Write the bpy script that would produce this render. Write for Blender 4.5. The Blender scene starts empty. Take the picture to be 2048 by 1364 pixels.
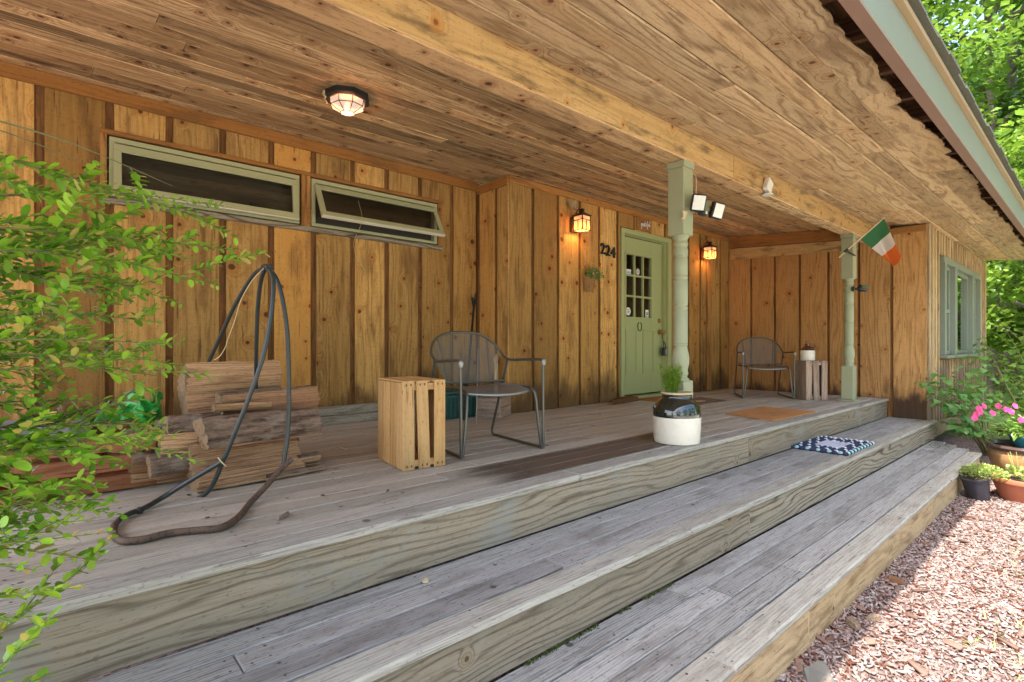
import bpy, math, random
import numpy as np
from mathutils import Vector, Matrix
random.seed(7)
rng = np.random.default_rng(11)
R = math.radians
PI = math.pi
S = bpy.context.scene
COL = S.collection

# ---------------------------------------------------------------- camera, sky, sun, exposure
TH = 0.7251
FPX = 1055.1085
CH = 1.413
cam = bpy.data.cameras.new('camera')
cam.sensor_width = 36.0
cam.lens = FPX * 36.0 / 2048.0
cam.shift_y = 6.5 / 2048.0
cam.clip_start = 0.02
cam.clip_end = 2000
camo = bpy.data.objects.new('camera', cam)
camo.location = (0, 0, CH)
camo.rotation_euler = (PI / 2, 0, -TH)
COL.objects.link(camo)
S.camera = camo

SUN_EL = 62.0
SUN_DIR = Vector((-math.cos(R(SUN_EL)), -0.056, math.sin(R(SUN_EL)))).normalized()   # towards the sun
W = bpy.data.worlds.new('World')
S.world = W
W.use_nodes = True
nt = W.node_tree
sky = nt.nodes.new('ShaderNodeTexSky')
sky.sky_type = 'NISHITA'
sky.sun_disc = False
sky.sun_elevation = math.asin(SUN_DIR.z)
sky.sun_rotation = math.atan2(SUN_DIR.x, SUN_DIR.y)
sky.dust_density = 3.0
sky.ozone_density = 0.6
bg = nt.nodes['Background']
bg.inputs['Strength'].default_value = 0.15
nt.links.new(sky.outputs[0], bg.inputs[0])
sl = bpy.data.lights.new('sun', 'SUN')
sl.energy = 2.5
sl.angle = R(0.5)
sl.color = (1.0, 0.93, 0.82)
so = bpy.data.objects.new('sun', sl)
so.rotation_euler = SUN_DIR.to_track_quat('Z', 'Y').to_euler()
so.location = (0, 0, 30)
COL.objects.link(so)
S.view_settings.view_transform = 'Standard'
S.view_settings.look = 'None'
S.view_settings.gamma = 1.0
S.view_settings.exposure = 2.36
S.cycles.max_bounces = 10
S.cycles.diffuse_bounces = 6
S.cycles.transparent_max_bounces = 16
S.cycles.sample_clamp_indirect = 6.0
S.cycles.use_denoising = True


# ---------------------------------------------------------------- node helper
class G:
    def __init__(s, name):
        s.m = bpy.data.materials.new(name)
        s.m.use_nodes = True
        s.t = s.m.node_tree
        for n in list(s.t.nodes):
            s.t.nodes.remove(n)
        s.out = s.t.nodes.new('ShaderNodeOutputMaterial')

    def put(s, sock, v):
        if isinstance(v, bpy.types.NodeSocket):
            s.t.links.new(v, sock)
        elif v is not None:
            if isinstance(v, (tuple, list)) and len(v) == 3 and sock.type == 'RGBA':
                v = (*v, 1)
            sock.default_value = v

    def n(s, typ, ins=None, out=0, **props):
        nd = s.t.nodes.new(typ)
        for k, v in props.items():
            setattr(nd, k, v)
        for k, v in (ins or {}).items():
            s.put(nd.inputs[k], v)
        return nd.outputs[out] if out is not None else nd

    def math(s, op, a, b=None, c=None, clamp=False):
        i = {0: a}
        if b is not None: i[1] = b
        if c is not None: i[2] = c
        return s.n('ShaderNodeMath', i, operation=op, use_clamp=clamp)

    def mul(s, a, b): return s.math('MULTIPLY', a, b)
    def add(s, a, b): return s.math('ADD', a, b)
    def sub(s, a, b): return s.math('SUBTRACT', a, b)

    def ss(s, x, a, b):
        return s.n('ShaderNodeMapRange', {0: x, 1: a, 2: b, 3: 0.0, 4: 1.0}, interpolation_type='SMOOTHSTEP')

    def mix(s, f, a, b, bt='MIX'):
        nd = s.t.nodes.new('ShaderNodeMix')
        nd.data_type = 'RGBA'
        nd.blend_type = bt
        s.put(nd.inputs[0], f)
        s.put(nd.inputs[6], a)
        s.put(nd.inputs[7], b)
        return nd.outputs[2]

    def noise(s, vec, scale=1.0, detail=2.0, rough=0.55, dim='3D', out=0):
        return s.n('ShaderNodeTexNoise', {'Vector': vec, 'Scale': scale, 'Detail': detail, 'Roughness': rough}, noise_dimensions=dim, out=out)

    def uv(s): return s.n('ShaderNodeUVMap', uv_map='UVMap')
    def pos(s): return s.n('ShaderNodeNewGeometry', out=0)
    def obj(s): return s.n('ShaderNodeTexCoord', out=3)
    def rnd(s):
        return s.n('ShaderNodeSeparateColor', {0: s.n('ShaderNodeAttribute', attribute_name='rnd')}, out=None).outputs
    def vmul(s, v, k): return s.n('ShaderNodeVectorMath', {0: v, 1: k}, operation='MULTIPLY')
    def sep(s, v): return s.n('ShaderNodeSeparateXYZ', {0: v}, out=None).outputs
    def bump(s, h, st=0.3, dist=0.01):
        return s.n('ShaderNodeBump', {'Height': h, 'Strength': st, 'Distance': dist})
    def bsdf(s, col, rough=0.7, nrm=None, metal=0.0, spec=0.4, **kw):
        i = {'Base Color': col, 'Roughness': rough, 'Metallic': metal, 'Specular IOR Level': spec}
        if nrm is not None: i['Normal'] = nrm
        i.update(kw)
        return s.n('ShaderNodeBsdfPrincipled', i)
    def done(s, sh):
        s.t.links.new(sh, s.out.inputs['Surface'])
        return s.m


def wood(name, cl, cd, c3=None, ring=22.0, warp=2.2, rc=0.55, fc=0.9, bv=0.5, hv=0.6, knots=0.5, kscale=3.2, kcol=(0.05, 0.02, 0.01),
         halo=None, blotch=0.3, bcol=(0.05, 0.035, 0.025), bscale=1.0, rough=0.75, bump=0.25, spec=0.25, stain=None, nails=False, moss=None, kr=0.017, saw=0.0, rpow=2.5, fibk=1.9, speck=0.45):
    g = G(name)
    uv = g.uv()
    r = g.rnd()
    x = g.sep(uv)
    n1 = g.noise(g.vmul(uv, (0.55, 4.0, 1)), 1.0, 2.0, dim='2D')
    n2 = g.noise(g.vmul(uv, (2.5, 14.0, 1)), 1.0, 2.0, dim='2D')
    vor = g.n('ShaderNodeTexVoronoi', {'Vector': uv, 'Scale': kscale, 'Randomness': 1.0}, out=None, voronoi_dimensions='2D', feature='F1')
    d = g.mul(vor.outputs['Distance'], 1.0 / kscale)
    vc = g.n('ShaderNodeSeparateColor', {0: vor.outputs['Color']}, out=None).outputs
    on = g.math('LESS_THAN', vc[0], g.mul(g.add(0.35, g.mul(r[2], 1.3)), knots))
    dk = g.mul(d, g.add(0.7, vc[1]))
    dk = g.add(dk, g.mul(g.sub(n2, 0.5), 0.012))
    push = g.mul(on, g.math('EXPONENT', g.mul(g.mul(dk, dk), -420.0)))
    core = g.mul(on, g.sub(1.0, g.ss(dk, kr * 0.55, kr)))
    ringz = g.mul(on, g.sub(1.0, g.ss(dk, kr * 1.2, kr * 3.2)))
    gr = g.add(g.add(g.mul(x[1], ring), g.mul(n1, warp * 4.0)), g.add(g.mul(push, 3.0), g.mul(n2, 0.5)))
    s = g.math('POWER', g.add(0.5, g.mul(0.5, g.math('SINE', g.mul(gr, 2 * PI)))), rpow)
    fine = g.noise(g.vmul(uv, (5.0, 190.0, 1)), 1.0, 3.0, 0.65, dim='2D')
    fib = g.noise(g.vmul(uv, (1.6, 46.0, 1)), 1.0, 3.0, 0.6, dim='2D')
    f = g.add(g.mul(s, rc), g.mul(g.sub(fine, 0.5), fc * 2.0))
    f = g.add(f, g.mul(g.sub(fib, 0.5), fibk))
    f = g.add(f, 0.08)
    col = g.mix(g.math('MULTIPLY', f, 1.0, clamp=True), cl, cd)
    if c3 is not None:
        hm = g.math('MULTIPLY', g.add(g.mul(r[1], hv), g.mul(g.sub(n1, 0.5), 0.8)), 1.0, clamp=True)
        col = g.mix(hm, col, c3)
    bl = g.noise(g.vmul(uv, (1.3 * bscale, 5.5 * bscale, 1)), 1.0, 5.0, 0.62, dim='2D')
    col = g.mix(g.mul(g.ss(bl, 0.5, 0.72), blotch), col, bcol)
    if halo is not None:
        col = g.mix(g.mul(ringz, 0.55), col, halo)
    col = g.mix(g.mul(core, 0.88), col, kcol)
    # ends of pitch pockets and small checks: short dark dashes along the grain
    ck = g.noise(g.vmul(uv, (3.0, 60.0, 1)), 1.0, 1.0, dim='2D')
    col = g.mix(g.mul(g.ss(ck, 0.70, 0.78), 0.6), col, kcol)
    sp = g.noise(g.vmul(uv, (28.0, 85.0, 1)), 1.0, 3.0, 0.7, dim='2D')
    col = g.mix(g.mul(g.ss(sp, 0.58, 0.72), speck), col, kcol)
    br = g.add(1.0 - bv * 0.5, g.mul(r[0], bv))
    col = g.mix(1.0, col, g.n('ShaderNodeCombineColor', {0: br, 1: br, 2: br}), 'MULTIPLY')
    if saw:
        sw = g.noise(g.vmul(uv, (220.0, 3.0, 1)), 1.0, 1.0, dim='2D')
        k = g.add(1.0 - saw * 0.5, g.mul(sw, saw))
        col = g.mix(1.0, col, g.n('ShaderNodeCombineColor', {0: k, 1: k, 2: k}), 'MULTIPLY')
    if stain is not None:      # rain splash marks on the lower boards
        z0, hgt, scol, amt = stain
        p = g.pos()
        z = g.sep(p)[2]
        sn = g.noise(g.vmul(p, (3.1, 3.1, 1.3)), 1.0, 4.0, 0.6)
        lvl = g.sub(g.mul(sn, 2.0), g.mul(g.sub(z, z0), 1.0 / hgt))
        col = g.mix(g.mul(g.ss(lvl, 0.28, 0.75), amt), col, scol)
    if moss is not None:       # algae film in its own patches
        mcol, thr, amt, ms = moss
        mn = g.noise(g.pos(), ms, 5.0, 0.65)
        col = g.mix(g.mul(g.ss(mn, thr, thr + 0.13), amt), col, mcol)
    h = g.add(g.mul(s, 0.35), g.add(g.mul(fine, 0.6), g.mul(core, -0.6)))
    ro = g.add(rough, g.mul(g.sub(fine, 0.5), 0.2))
    return g.done(g.bsdf(col, ro, g.bump(h, bump, 0.004), spec=spec))


def plain(name, col, rough=0.6, metal=0.0, spec=0.4, var=0.12, scale=9.0, bump=0.0, dirt=None, coat=0.0):
    g = G(name)
    o = g.obj()
    nz = g.noise(o, scale, 5.0, 0.6)
    k = g.add(1.0 - var, g.mul(nz, var * 2))
    c = g.mix(1.0, col, g.n('ShaderNodeCombineColor', {0: k, 1: k, 2: k}), 'MULTIPLY')
    if dirt is not None:
        dcol, thr, amt = dirt
        dn = g.noise(o, scale * 2.3, 6.0, 0.7)
        c = g.mix(g.mul(g.ss(dn, thr, thr + 0.12), amt), c, dcol)
    nr = g.bump(g.noise(o, scale * 6, 4.0), bump, 0.004) if bump else None
    return g.done(g.bsdf(c, g.add(rough - 0.08, g.mul(nz, 0.16)), nr, metal, spec, **({'Coat Weight': coat, 'Coat Roughness': 0.08} if coat else {})))


def leafmat(name, ca, cb, cc=None, ccf=0.06, trans=0.35, rough=0.42, spec=0.5, tcol=(0.35, 0.5, 0.05)):
    g = G(name)
    r = g.rnd()
    col = g.mix(r[0], ca, cb)
    if cc is not None:
        col = g.mix(g.math('GREATER_THAN', r[1], 1.0 - ccf), col, g.mix(r[2], cc, (cc[0] * 0.8, cc[1] * 1.25, cc[2])))
    nz = g.noise(g.obj(), 40.0, 2.0)
    k = g.add(0.82, g.mul(nz, 0.36))
    col = g.mix(1.0, col, g.n('ShaderNodeCombineColor', {0: k, 1: k, 2: k}), 'MULTIPLY')
    a = g.bsdf(col, rough, spec=spec)
    t = g.n('ShaderNodeBsdfTranslucent', {'Color': g.mix(0.5, col, tcol)})
    return g.done(g.n('ShaderNodeMixShader', {0: trans, 1: a, 2: t}))


def glassmat(name, tint=(0.85, 0.9, 0.88), rough=0.03, refl=0.5):
    g = G(name)
    fr = g.n('ShaderNodeFresnel', {'IOR': 1.5})
    wob = g.bump(g.noise(g.obj(), 2.2, 1.0), 0.06, 0.02)
    gl = g.n('ShaderNodeBsdfGlossy', {'Color': (0.9, 0.95, 0.93), 'Roughness': rough, 'Normal': wob})
    tr = g.n('ShaderNodeBsdfTransparent', {'Color': tint})
    return g.done(g.n('ShaderNodeMixShader', {0: g.math('MULTIPLY', g.add(fr, 0.03), 1.0 + refl, clamp=True), 1: tr, 2: gl}))


def meshmat(name, col, alpha):          # perforated sheet seen from further than its holes resolve
    g = G(name)
    a = g.bsdf(col, 0.45, spec=0.4, metal=0.3)
    hole = g.n('ShaderNodeTexVoronoi', {'Vector': g.uv(), 'Scale': 260.0, 'Randomness': 0.0}, voronoi_dimensions='2D', feature='F1')
    k = g.math('LESS_THAN', hole, alpha)
    return g.done(g.n('ShaderNodeMixShader', {0: k, 1: a, 2: g.n('ShaderNodeBsdfTransparent')}))


def lampglass(name, col, emit, thru):
    g = G(name)
    e = g.n('ShaderNodeEmission', {'Color': col, 'Strength': emit})
    d = g.bsdf(col, 0.3)
    t = g.n('ShaderNodeBsdfTransparent', {'Color': col})
    s1 = g.n('ShaderNodeAddShader', {0: e, 1: d})
    return g.done(g.n('ShaderNodeMixShader', {0: thru, 1: s1, 2: t}))


M = {}
M['wall'] = wood('board_siding', (0.54, 0.325, 0.105), (0.22, 0.11, 0.03), c3=(0.44, 0.225, 0.055), ring=16, warp=1.3, rc=0.5, fc=0.55, fibk=1.0, bv=0.78, hv=0.85,
                 knots=0.5, kscale=3.9, kcol=(0.07, 0.025, 0.01), halo=(0.40, 0.16, 0.035), blotch=0.55, bcol=(0.12, 0.055, 0.02),
                 stain=(0.72, 0.55, (0.07, 0.04, 0.02), 0.75), bump=0.2, kr=0.022, saw=0.25)
M['wall_gap'] = wood('siding_backing', (0.27, 0.125, 0.04), (0.13, 0.055, 0.018), ring=14, bv=0.3, knots=0.2, blotch=0.3)
M['wall_end'] = wood('end_siding', (0.51, 0.285, 0.105), (0.24, 0.115, 0.036), c3=(0.44, 0.22, 0.068), ring=13, warp=1.5, rc=0.5, fc=0.45, fibk=0.7, bv=0.3, hv=0.7,
                     knots=0.4, kscale=3.2, kcol=(0.10, 0.035, 0.012), halo=(0.36, 0.14, 0.04), blotch=0.2, bcol=(0.14, 0.06, 0.02),
                     stain=(0.46, 0.6, (0.04, 0.023, 0.016), 0.92), bump=0.2, kr=0.02, saw=0.2)
M['wall_grey'] = wood('weathered_siding', (0.46, 0.34, 0.19), (0.25, 0.155, 0.075), c3=(0.42, 0.30, 0.13), ring=16, bv=0.5, knots=0.3, blotch=0.5, bcol=(0.15, 0.13, 0.10),
                      stain=(0.4, 1.3, (0.13, 0.10, 0.08), 0.7))
M['ceil_in'] = wood('ceiling_boards', (0.62, 0.45, 0.25), (0.16, 0.088, 0.038), c3=(0.44, 0.275, 0.135), ring=20, warp=1.6, rc=0.6, fc=0.9, fibk=1.3, bv=0.95, hv=0.9, knots=0.8,
                    kscale=4.5, kcol=(0.045, 0.02, 0.01), halo=(0.22, 0.10, 0.045), blotch=0.65, bcol=(0.13, 0.065, 0.035), bscale=1.3, bump=0.25, kr=0.017)
M['ceil_out'] = wood('soffit_boards', (0.62, 0.455, 0.27), (0.18, 0.10, 0.046), c3=(0.48, 0.305, 0.15), ring=10, warp=1.7, rc=0.6, rpow=4.0, fibk=0.9, fc=0.5, bv=0.45, hv=0.6, knots=0.55,
                     kscale=4.0, kcol=(0.10, 0.05, 0.03), halo=(0.42, 0.22, 0.10), blotch=0.6, bcol=(0.20, 0.11, 0.06), bscale=1.1, bump=0.3)
M['beam'] = wood('beam_timber', (0.53, 0.35, 0.15), (0.26, 0.145, 0.052), c3=(0.46, 0.275, 0.095), ring=9, warp=1.5, rc=0.35, fc=0.4, bv=0.2, hv=0.6, knots=0.5,
                 kscale=3.5, kcol=(0.16, 0.06, 0.02), halo=(0.45, 0.18, 0.03), blotch=0.75, bcol=(0.115, 0.08, 0.04), bscale=1.9, bump=0.2, saw=0.15, fibk=0.7)
M['trim'] = wood('trim_board', (0.40, 0.20, 0.062), (0.20, 0.085, 0.022), c3=(0.34, 0.14, 0.03), ring=20, bv=0.3, knots=0.5, kscale=3.0, halo=(0.3, 0.11, 0.02), blotch=0.4,
                 kcol=(0.06, 0.025, 0.01))
M['deck'] = wood('deck_boards', (0.47, 0.435, 0.365), (0.22, 0.19, 0.15), c3=(0.41, 0.355, 0.28), ring=50, warp=0.9, rc=0.3, fc=0.9, fibk=1.1, bv=0.32, hv=0.6, knots=0.5, kscale=2.9,
                 kcol=(0.10, 0.08, 0.065), blotch=0.5, bcol=(0.22, 0.19, 0.155), bscale=0.9, bump=0.3, rough=0.7, kr=0.014)
M['tread'] = wood('step_boards', (0.41, 0.395, 0.365), (0.125, 0.115, 0.105), c3=(0.30, 0.285, 0.265), ring=75, warp=0.8, rc=0.5, rpow=3.5, speck=0.6, fc=1.2, fibk=1.0, bv=0.3, hv=0.5, knots=0.4, kscale=2.4,
                  kcol=(0.07, 0.06, 0.055), blotch=0.6, bcol=(0.16, 0.138, 0.122), bscale=1.3, bump=0.55, rough=0.72, kr=0.016, moss=((0.13, 0.135, 0.06), 0.68, 0.5, 1.6))
M['riser'] = wood('riser_boards', (0.31, 0.265, 0.195), (0.07, 0.05, 0.034), c3=(0.275, 0.215, 0.145), ring=30, warp=1.9, rc=0.9, rpow=4.0, fibk=1.1, fc=0.8, bv=0.25, hv=0.7, knots=0.5, kscale=2.3,
                  kcol=(0.08, 0.055, 0.035), halo=(0.28, 0.2, 0.11), blotch=0.35, bcol=(0.19, 0.18, 0.13), bump=0.25, kr=0.02, moss=((0.25, 0.26, 0.235), 0.57, 0.6, 1.9))
M['nosing'] = wood('nosing_boards', (0.43, 0.405, 0.345), (0.16, 0.14, 0.115), c3=(0.35, 0.32, 0.26), ring=60, warp=0.8, rc=0.3, fc=1.1, fibk=1.0, bv=0.2, hv=0.5, knots=0.5, kscale=2.4,
                   kcol=(0.09, 0.075, 0.06), blotch=0.6, bcol=(0.20, 0.175, 0.14), bscale=1.4, bump=0.5, kr=0.016, moss=((0.27, 0.28, 0.15), 0.6, 0.55, 2.4))
M['kick'] = wood('low_step_face', (0.50, 0.36, 0.20), (0.26, 0.165, 0.08), c3=(0.45, 0.34, 0.215), ring=12, warp=2.0, rc=0.4, fc=0.5, fibk=0.9, bv=0.15, hv=0.6, knots=0.2, kscale=2.0,
                 blotch=0.7, bcol=(0.17, 0.10, 0.045), bscale=1.9, bump=0.25)
M['rafter'] = wood('rafter_wood', (0.17, 0.08, 0.038), (0.06, 0.026, 0.013), ring=16, bv=0.4, knots=0.3)
M['crate'] = wood('pine_crate', (0.58, 0.335, 0.125), (0.36, 0.175, 0.055), c3=(0.54, 0.36, 0.17), ring=22, warp=1.0, rc=0.4, fc=0.35, bv=0.3, hv=0.5, knots=0.3, kscale=3.5,
                  kcol=(0.2, 0.08, 0.02), blotch=0.12, bcol=(0.4, 0.2, 0.06), bump=0.12, rough=0.6)
M['crate_grey'] = wood('weathered_crate', (0.40, 0.315, 0.25), (0.20, 0.14, 0.10), c3=(0.33, 0.22, 0.15), ring=22, bv=0.4, knots=0.4, kscale=4, blotch=0.4, bump=0.2)
M['crate_red'] = wood('stained_crate', (0.36, 0.145, 0.068), (0.20, 0.07, 0.03), c3=(0.32, 0.12, 0.05), ring=22, bv=0.4, knots=0.3, kscale=3, blotch=0.3, bcol=(0.1, 0.04, 0.02))
M['split'] = wood('split_wood', (0.55, 0.365, 0.205), (0.14, 0.07, 0.034), c3=(0.41, 0.20, 0.10), ring=60, warp=0.7, rc=0.5, fc=1.2, bv=0.55, hv=0.8, knots=0.1, blotch=0.7,
                  bcol=(0.20, 0.10, 0.05), bscale=1.6, bump=0.8)
M['endgrain'] = plain('log_end', (0.24, 0.155, 0.085), 0.9, var=0.6, scale=40, bump=0.4)


def barkmat():
    g = G('bark')
    uv = g.uv()
    n = g.noise(g.vmul(uv, (6, 34, 1)), 1.0, 7.0, 0.72, dim='2D')
    n2 = g.noise(g.vmul(uv, (14, 20, 1)), 1.0, 4.0, 0.7, dim='2D')
    c = g.mix(g.ss(n, 0.30, 0.68), (0.075, 0.045, 0.032), (0.37, 0.265, 0.195))
    c = g.mix(g.mul(g.ss(n2, 0.45, 0.7), 0.55), c, (0.17, 0.125, 0.095))
    c = g.mix(g.mul(g.ss(g.noise(g.pos(), 9.0, 4.0), 0.56, 0.7), 0.65), c, (0.36, 0.31, 0.25))
    return g.done(g.bsdf(c, 0.9, g.bump(g.add(n, g.mul(n2, 0.5)), 1.0, 0.025), spec=0.12))


M['bark'] = barkmat()
M['green'] = plain('sage_paint', (0.36, 0.365, 0.20), 0.5, var=0.06, dirt=((0.18, 0.17, 0.10), 0.62, 0.35))
M['door_green'] = plain('door_paint', (0.35, 0.385, 0.175), 0.42, var=0.05, scale=3, dirt=((0.20, 0.22, 0.09), 0.66, 0.3))
M['post'] = plain('post_paint', (0.315, 0.335, 0.205), 0.5, var=0.07, dirt=((0.2, 0.19, 0.12), 0.64, 0.4))
M['fascia'] = plain('fascia_paint', (0.175, 0.188, 0.145), 0.4, var=0.06, scale=2.0, dirt=((0.3, 0.33, 0.24), 0.62, 0.35))
M['fascia_under'] = plain('fascia_underside', (0.21, 0.125, 0.09), 0.6, var=0.12, scale=3)
M['drip'] = plain('drip_edge', (0.30, 0.21, 0.115), 0.5, var=0.15, scale=5)
M['shingle'] = plain('shingle', (0.10, 0.10, 0.075), 0.95, var=0.4, scale=60, bump=0.6)
M['grey_win'] = plain('window_paint', (0.20, 0.225, 0.165), 0.45, var=0.06, scale=3, dirt=((0.25, 0.28, 0.2), 0.64, 0.4))
M['white_win'] = plain('sash_edge', (0.60, 0.585, 0.46), 0.45, var=0.1)
M['black'] = plain('black_metal', (0.018, 0.02, 0.02), 0.42, var=0.25, scale=30)
M['iron'] = plain('black_pipe', (0.030, 0.038, 0.036), 0.36, var=0.35, scale=25, spec=0.5, dirt=((0.16, 0.10, 0.06), 0.62, 0.5))
M['rust'] = plain('rusty_pipe', (0.12, 0.075, 0.05), 0.7, var=0.5, scale=30, dirt=((0.03, 0.025, 0.022), 0.5, 0.8), bump=0.3)
M['bronze'] = plain('lamp_bronze', (0.055, 0.032, 0.02), 0.45, metal=0.5, var=0.25, scale=30)
M['brass'] = plain('aged_brass', (0.42, 0.26, 0.09), 0.35, metal=0.8, var=0.2, scale=40)
M['chair'] = plain('chair_metal', (0.11, 0.11, 0.095), 0.33, metal=0.55, var=0.12, scale=12, spec=0.5)
M['chair_mesh'] = meshmat('chair_mesh', (0.15, 0.15, 0.13), 0.42)
M['seat_mesh'] = meshmat('seat_mesh', (0.20, 0.195, 0.18), 0.22)
M['ceramic'] = plain('cream_stoneware', (0.72, 0.68, 0.57), 0.28, var=0.05, scale=7, coat=0.4, dirt=((0.5, 0.43, 0.3), 0.68, 0.25))
M['glaze'] = plain('dark_glaze', (0.012, 0.018, 0.014), 0.07, var=0.5, scale=14, spec=0.7, coat=0.6)
M['brown_glaze'] = plain('brown_glaze', (0.10, 0.032, 0.016), 0.15, var=0.4, scale=30, coat=0.5)
M['soil'] = plain('potting_soil', (0.05, 0.034, 0.024), 0.95, var=0.5, scale=60, bump=0.6)
M['teal'] = plain('teal_plastic', (0.018, 0.085, 0.078), 0.45, var=0.1, scale=8)
M['steel'] = plain('galvanised_rod', (0.30, 0.31, 0.30), 0.45, metal=0.6, var=0.2, scale=20)
M['white'] = plain('white_plastic', (0.70, 0.68, 0.60), 0.5, var=0.04)
M['lens'] = plain('floodlight_lens', (0.72, 0.75, 0.68), 0.15, var=0.08, scale=40)
M['olive'] = plain('olive_plastic', (0.11, 0.14, 0.075), 0.5, var=0.1)
M['slate'] = plain('grey_slab', (0.20, 0.195, 0.20), 0.85, var=0.35, scale=6, bump=0.5)
M['bag'] = plain('green_plastic', (0.035, 0.34, 0.05), 0.35, var=0.25, scale=9)
M['terracotta'] = plain('terracotta_plastic', (0.50, 0.165, 0.09), 0.55, var=0.08, scale=5, dirt=((0.36, 0.16, 0.1), 0.6, 0.4))
M['planter'] = plain('glazed_planter', (0.40, 0.235, 0.105), 0.4, var=0.18, scale=5, dirt=((0.16, 0.08, 0.04), 0.55, 0.7), coat=0.3)
M['planter_rim'] = plain('planter_rim', (0.085, 0.055, 0.05), 0.25, var=0.3, scale=8, coat=0.5)
M['bluepot'] = plain('blue_glaze', (0.03, 0.20, 0.26), 0.25, var=0.2, scale=9, coat=0.5)
M['nursery'] = plain('black_nursery_pot', (0.04, 0.038, 0.05), 0.5, var=0.2, scale=12, dirt=((0.16, 0.13, 0.12), 0.58, 0.5))
M['flag_green'] = plain('flag_green', (0.035, 0.16, 0.062), 0.8, var=0.08)
M['flag_white'] = plain('flag_white', (0.66, 0.62, 0.57), 0.8, var=0.05)
M['flag_orange'] = plain('flag_orange', (0.80, 0.17, 0.03), 0.8, var=0.06)
M['stick'] = plain('flag_stick', (0.72, 0.58, 0.40), 0.6, var=0.1)
M['interior'] = plain('dark_room', (0.07, 0.055, 0.045), 0.9, var=0.3, scale=2)
M['room_beam'] = plain('room_board', (0.15, 0.115, 0.09), 0.8, var=0.2, scale=2)
M['glass'] = glassmat('window_glass', (0.8, 0.84, 0.8), 0.02, 0.4)
M['glass2'] = glassmat('picture_glass', (0.6, 0.66, 0.6), 0.01, 0.7)
M['screen'] = meshmat('insect_screen', (0.05, 0.045, 0.035), 0.22)
M['lamp_amber'] = lampglass('amber_glass', (1.0, 0.62, 0.30), 0.15, 0.42)
M['lamp_pale'] = lampglass('frosted_glass', (1.0, 0.74, 0.60), 0.13, 0.35)
M['bulb'] = lampglass('bulb', (1.0, 0.78, 0.5), 0.45, 0.6)
M['wasp'] = plain('pale_mud', (0.52, 0.44, 0.22), 0.9, var=0.35, scale=70, bump=0.8)
M['paper'] = plain('sticker_paper', (0.75, 0.73, 0.66), 0.6, var=0.05)
M['ink'] = plain('sticker_ink', (0.05, 0.06, 0.05), 0.6)
M['blueink'] = plain('sticker_blue', (0.22, 0.42, 0.55), 0.6)
M['horseshoe'] = plain('green_iron', (0.06, 0.14, 0.035), 0.5)
M['wicker'] = plain('wicker', (0.36, 0.20, 0.085), 0.8, var=0.5, scale=50, bump=0.8)
M['straw'] = plain('dry_straw', (0.55, 0.43, 0.25), 0.85, var=0.3)
M['rake'] = wood('grey_plank', (0.36, 0.33, 0.27), (0.19, 0.16, 0.12), ring=22, bv=0.2, knots=0.2)
M['twig'] = plain('twig_bark', (0.155, 0.15, 0.06), 0.8, var=0.3, scale=40)
M['trunk'] = plain('tree_bark', (0.13, 0.10, 0.075), 0.95, var=0.5, scale=9, bump=1.0)
M['box_leaf'] = leafmat('boxwood_leaf', (0.065, 0.20, 0.012), (0.33, 0.52, 0.045), (0.52, 0.33, 0.10), 0.10, 0.25, 0.24, 0.6, (0.26, 0.5, 0.02))
M['tree_leaf'] = leafmat('tree_leaf', (0.05, 0.13, 0.016), (0.17, 0.30, 0.04), (0.30, 0.36, 0.06), 0.12, 0.35, 0.35, 0.5)
M['tree_leaf2'] = leafmat('far_tree_leaf', (0.08, 0.18, 0.025), (0.20, 0.34, 0.06), None, 0, 0.35, 0.35, 0.5)
M['shrub_leaf'] = leafmat('shrub_leaf', (0.07, 0.20, 0.045), (0.18, 0.36, 0.10), None, 0, 0.3, 0.4)
M['fern'] = leafmat('jug_plant_leaf', (0.10, 0.24, 0.02), (0.28, 0.42, 0.05), None, 0, 0.3)
M['sedum'] = leafmat('sedum_leaf', (0.24, 0.36, 0.07), (0.46, 0.52, 0.17), (0.55, 0.42, 0.15), 0.08, 0.25)
M['flower_leaf'] = leafmat('flower_leaf', (0.07, 0.20, 0.02), (0.34, 0.45, 0.12), None, 0, 0.2, 0.3, 0.6)
M['pink'] = leafmat('pink_petal', (0.80, 0.03, 0.24), (0.85, 0.13, 0.34), None, 0, 0.3, 0.5)
M['bloom'] = leafmat('pale_bloom', (0.55, 0.42, 0.33), (0.50, 0.25, 0.28), (0.12, 0.22, 0.05), 0.35, 0.2, 0.6)
M['grassb'] = leafmat('grass_blade', (0.20, 0.32, 0.06), (0.42, 0.50, 0.16), (0.45, 0.38, 0.16), 0.15, 0.3, 0.5)


def chipmat():
    g = G('mulch_chip')
    r = g.rnd()
    c = g.mix(r[0], (0.15, 0.10, 0.088), (0.335, 0.26, 0.232))
    c = g.mix(g.math('GREATER_THAN', r[1], 0.88), c, (0.12, 0.042, 0.025))
    c = g.mix(g.math('GREATER_THAN', r[2], 0.86), c, (0.32, 0.285, 0.265))
    return g.done(g.bsdf(c, 0.85, g.bump(g.noise(g.pos(), 160, 3), 0.4, 0.003), spec=0.2))


M['chip'] = chipmat()


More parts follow.
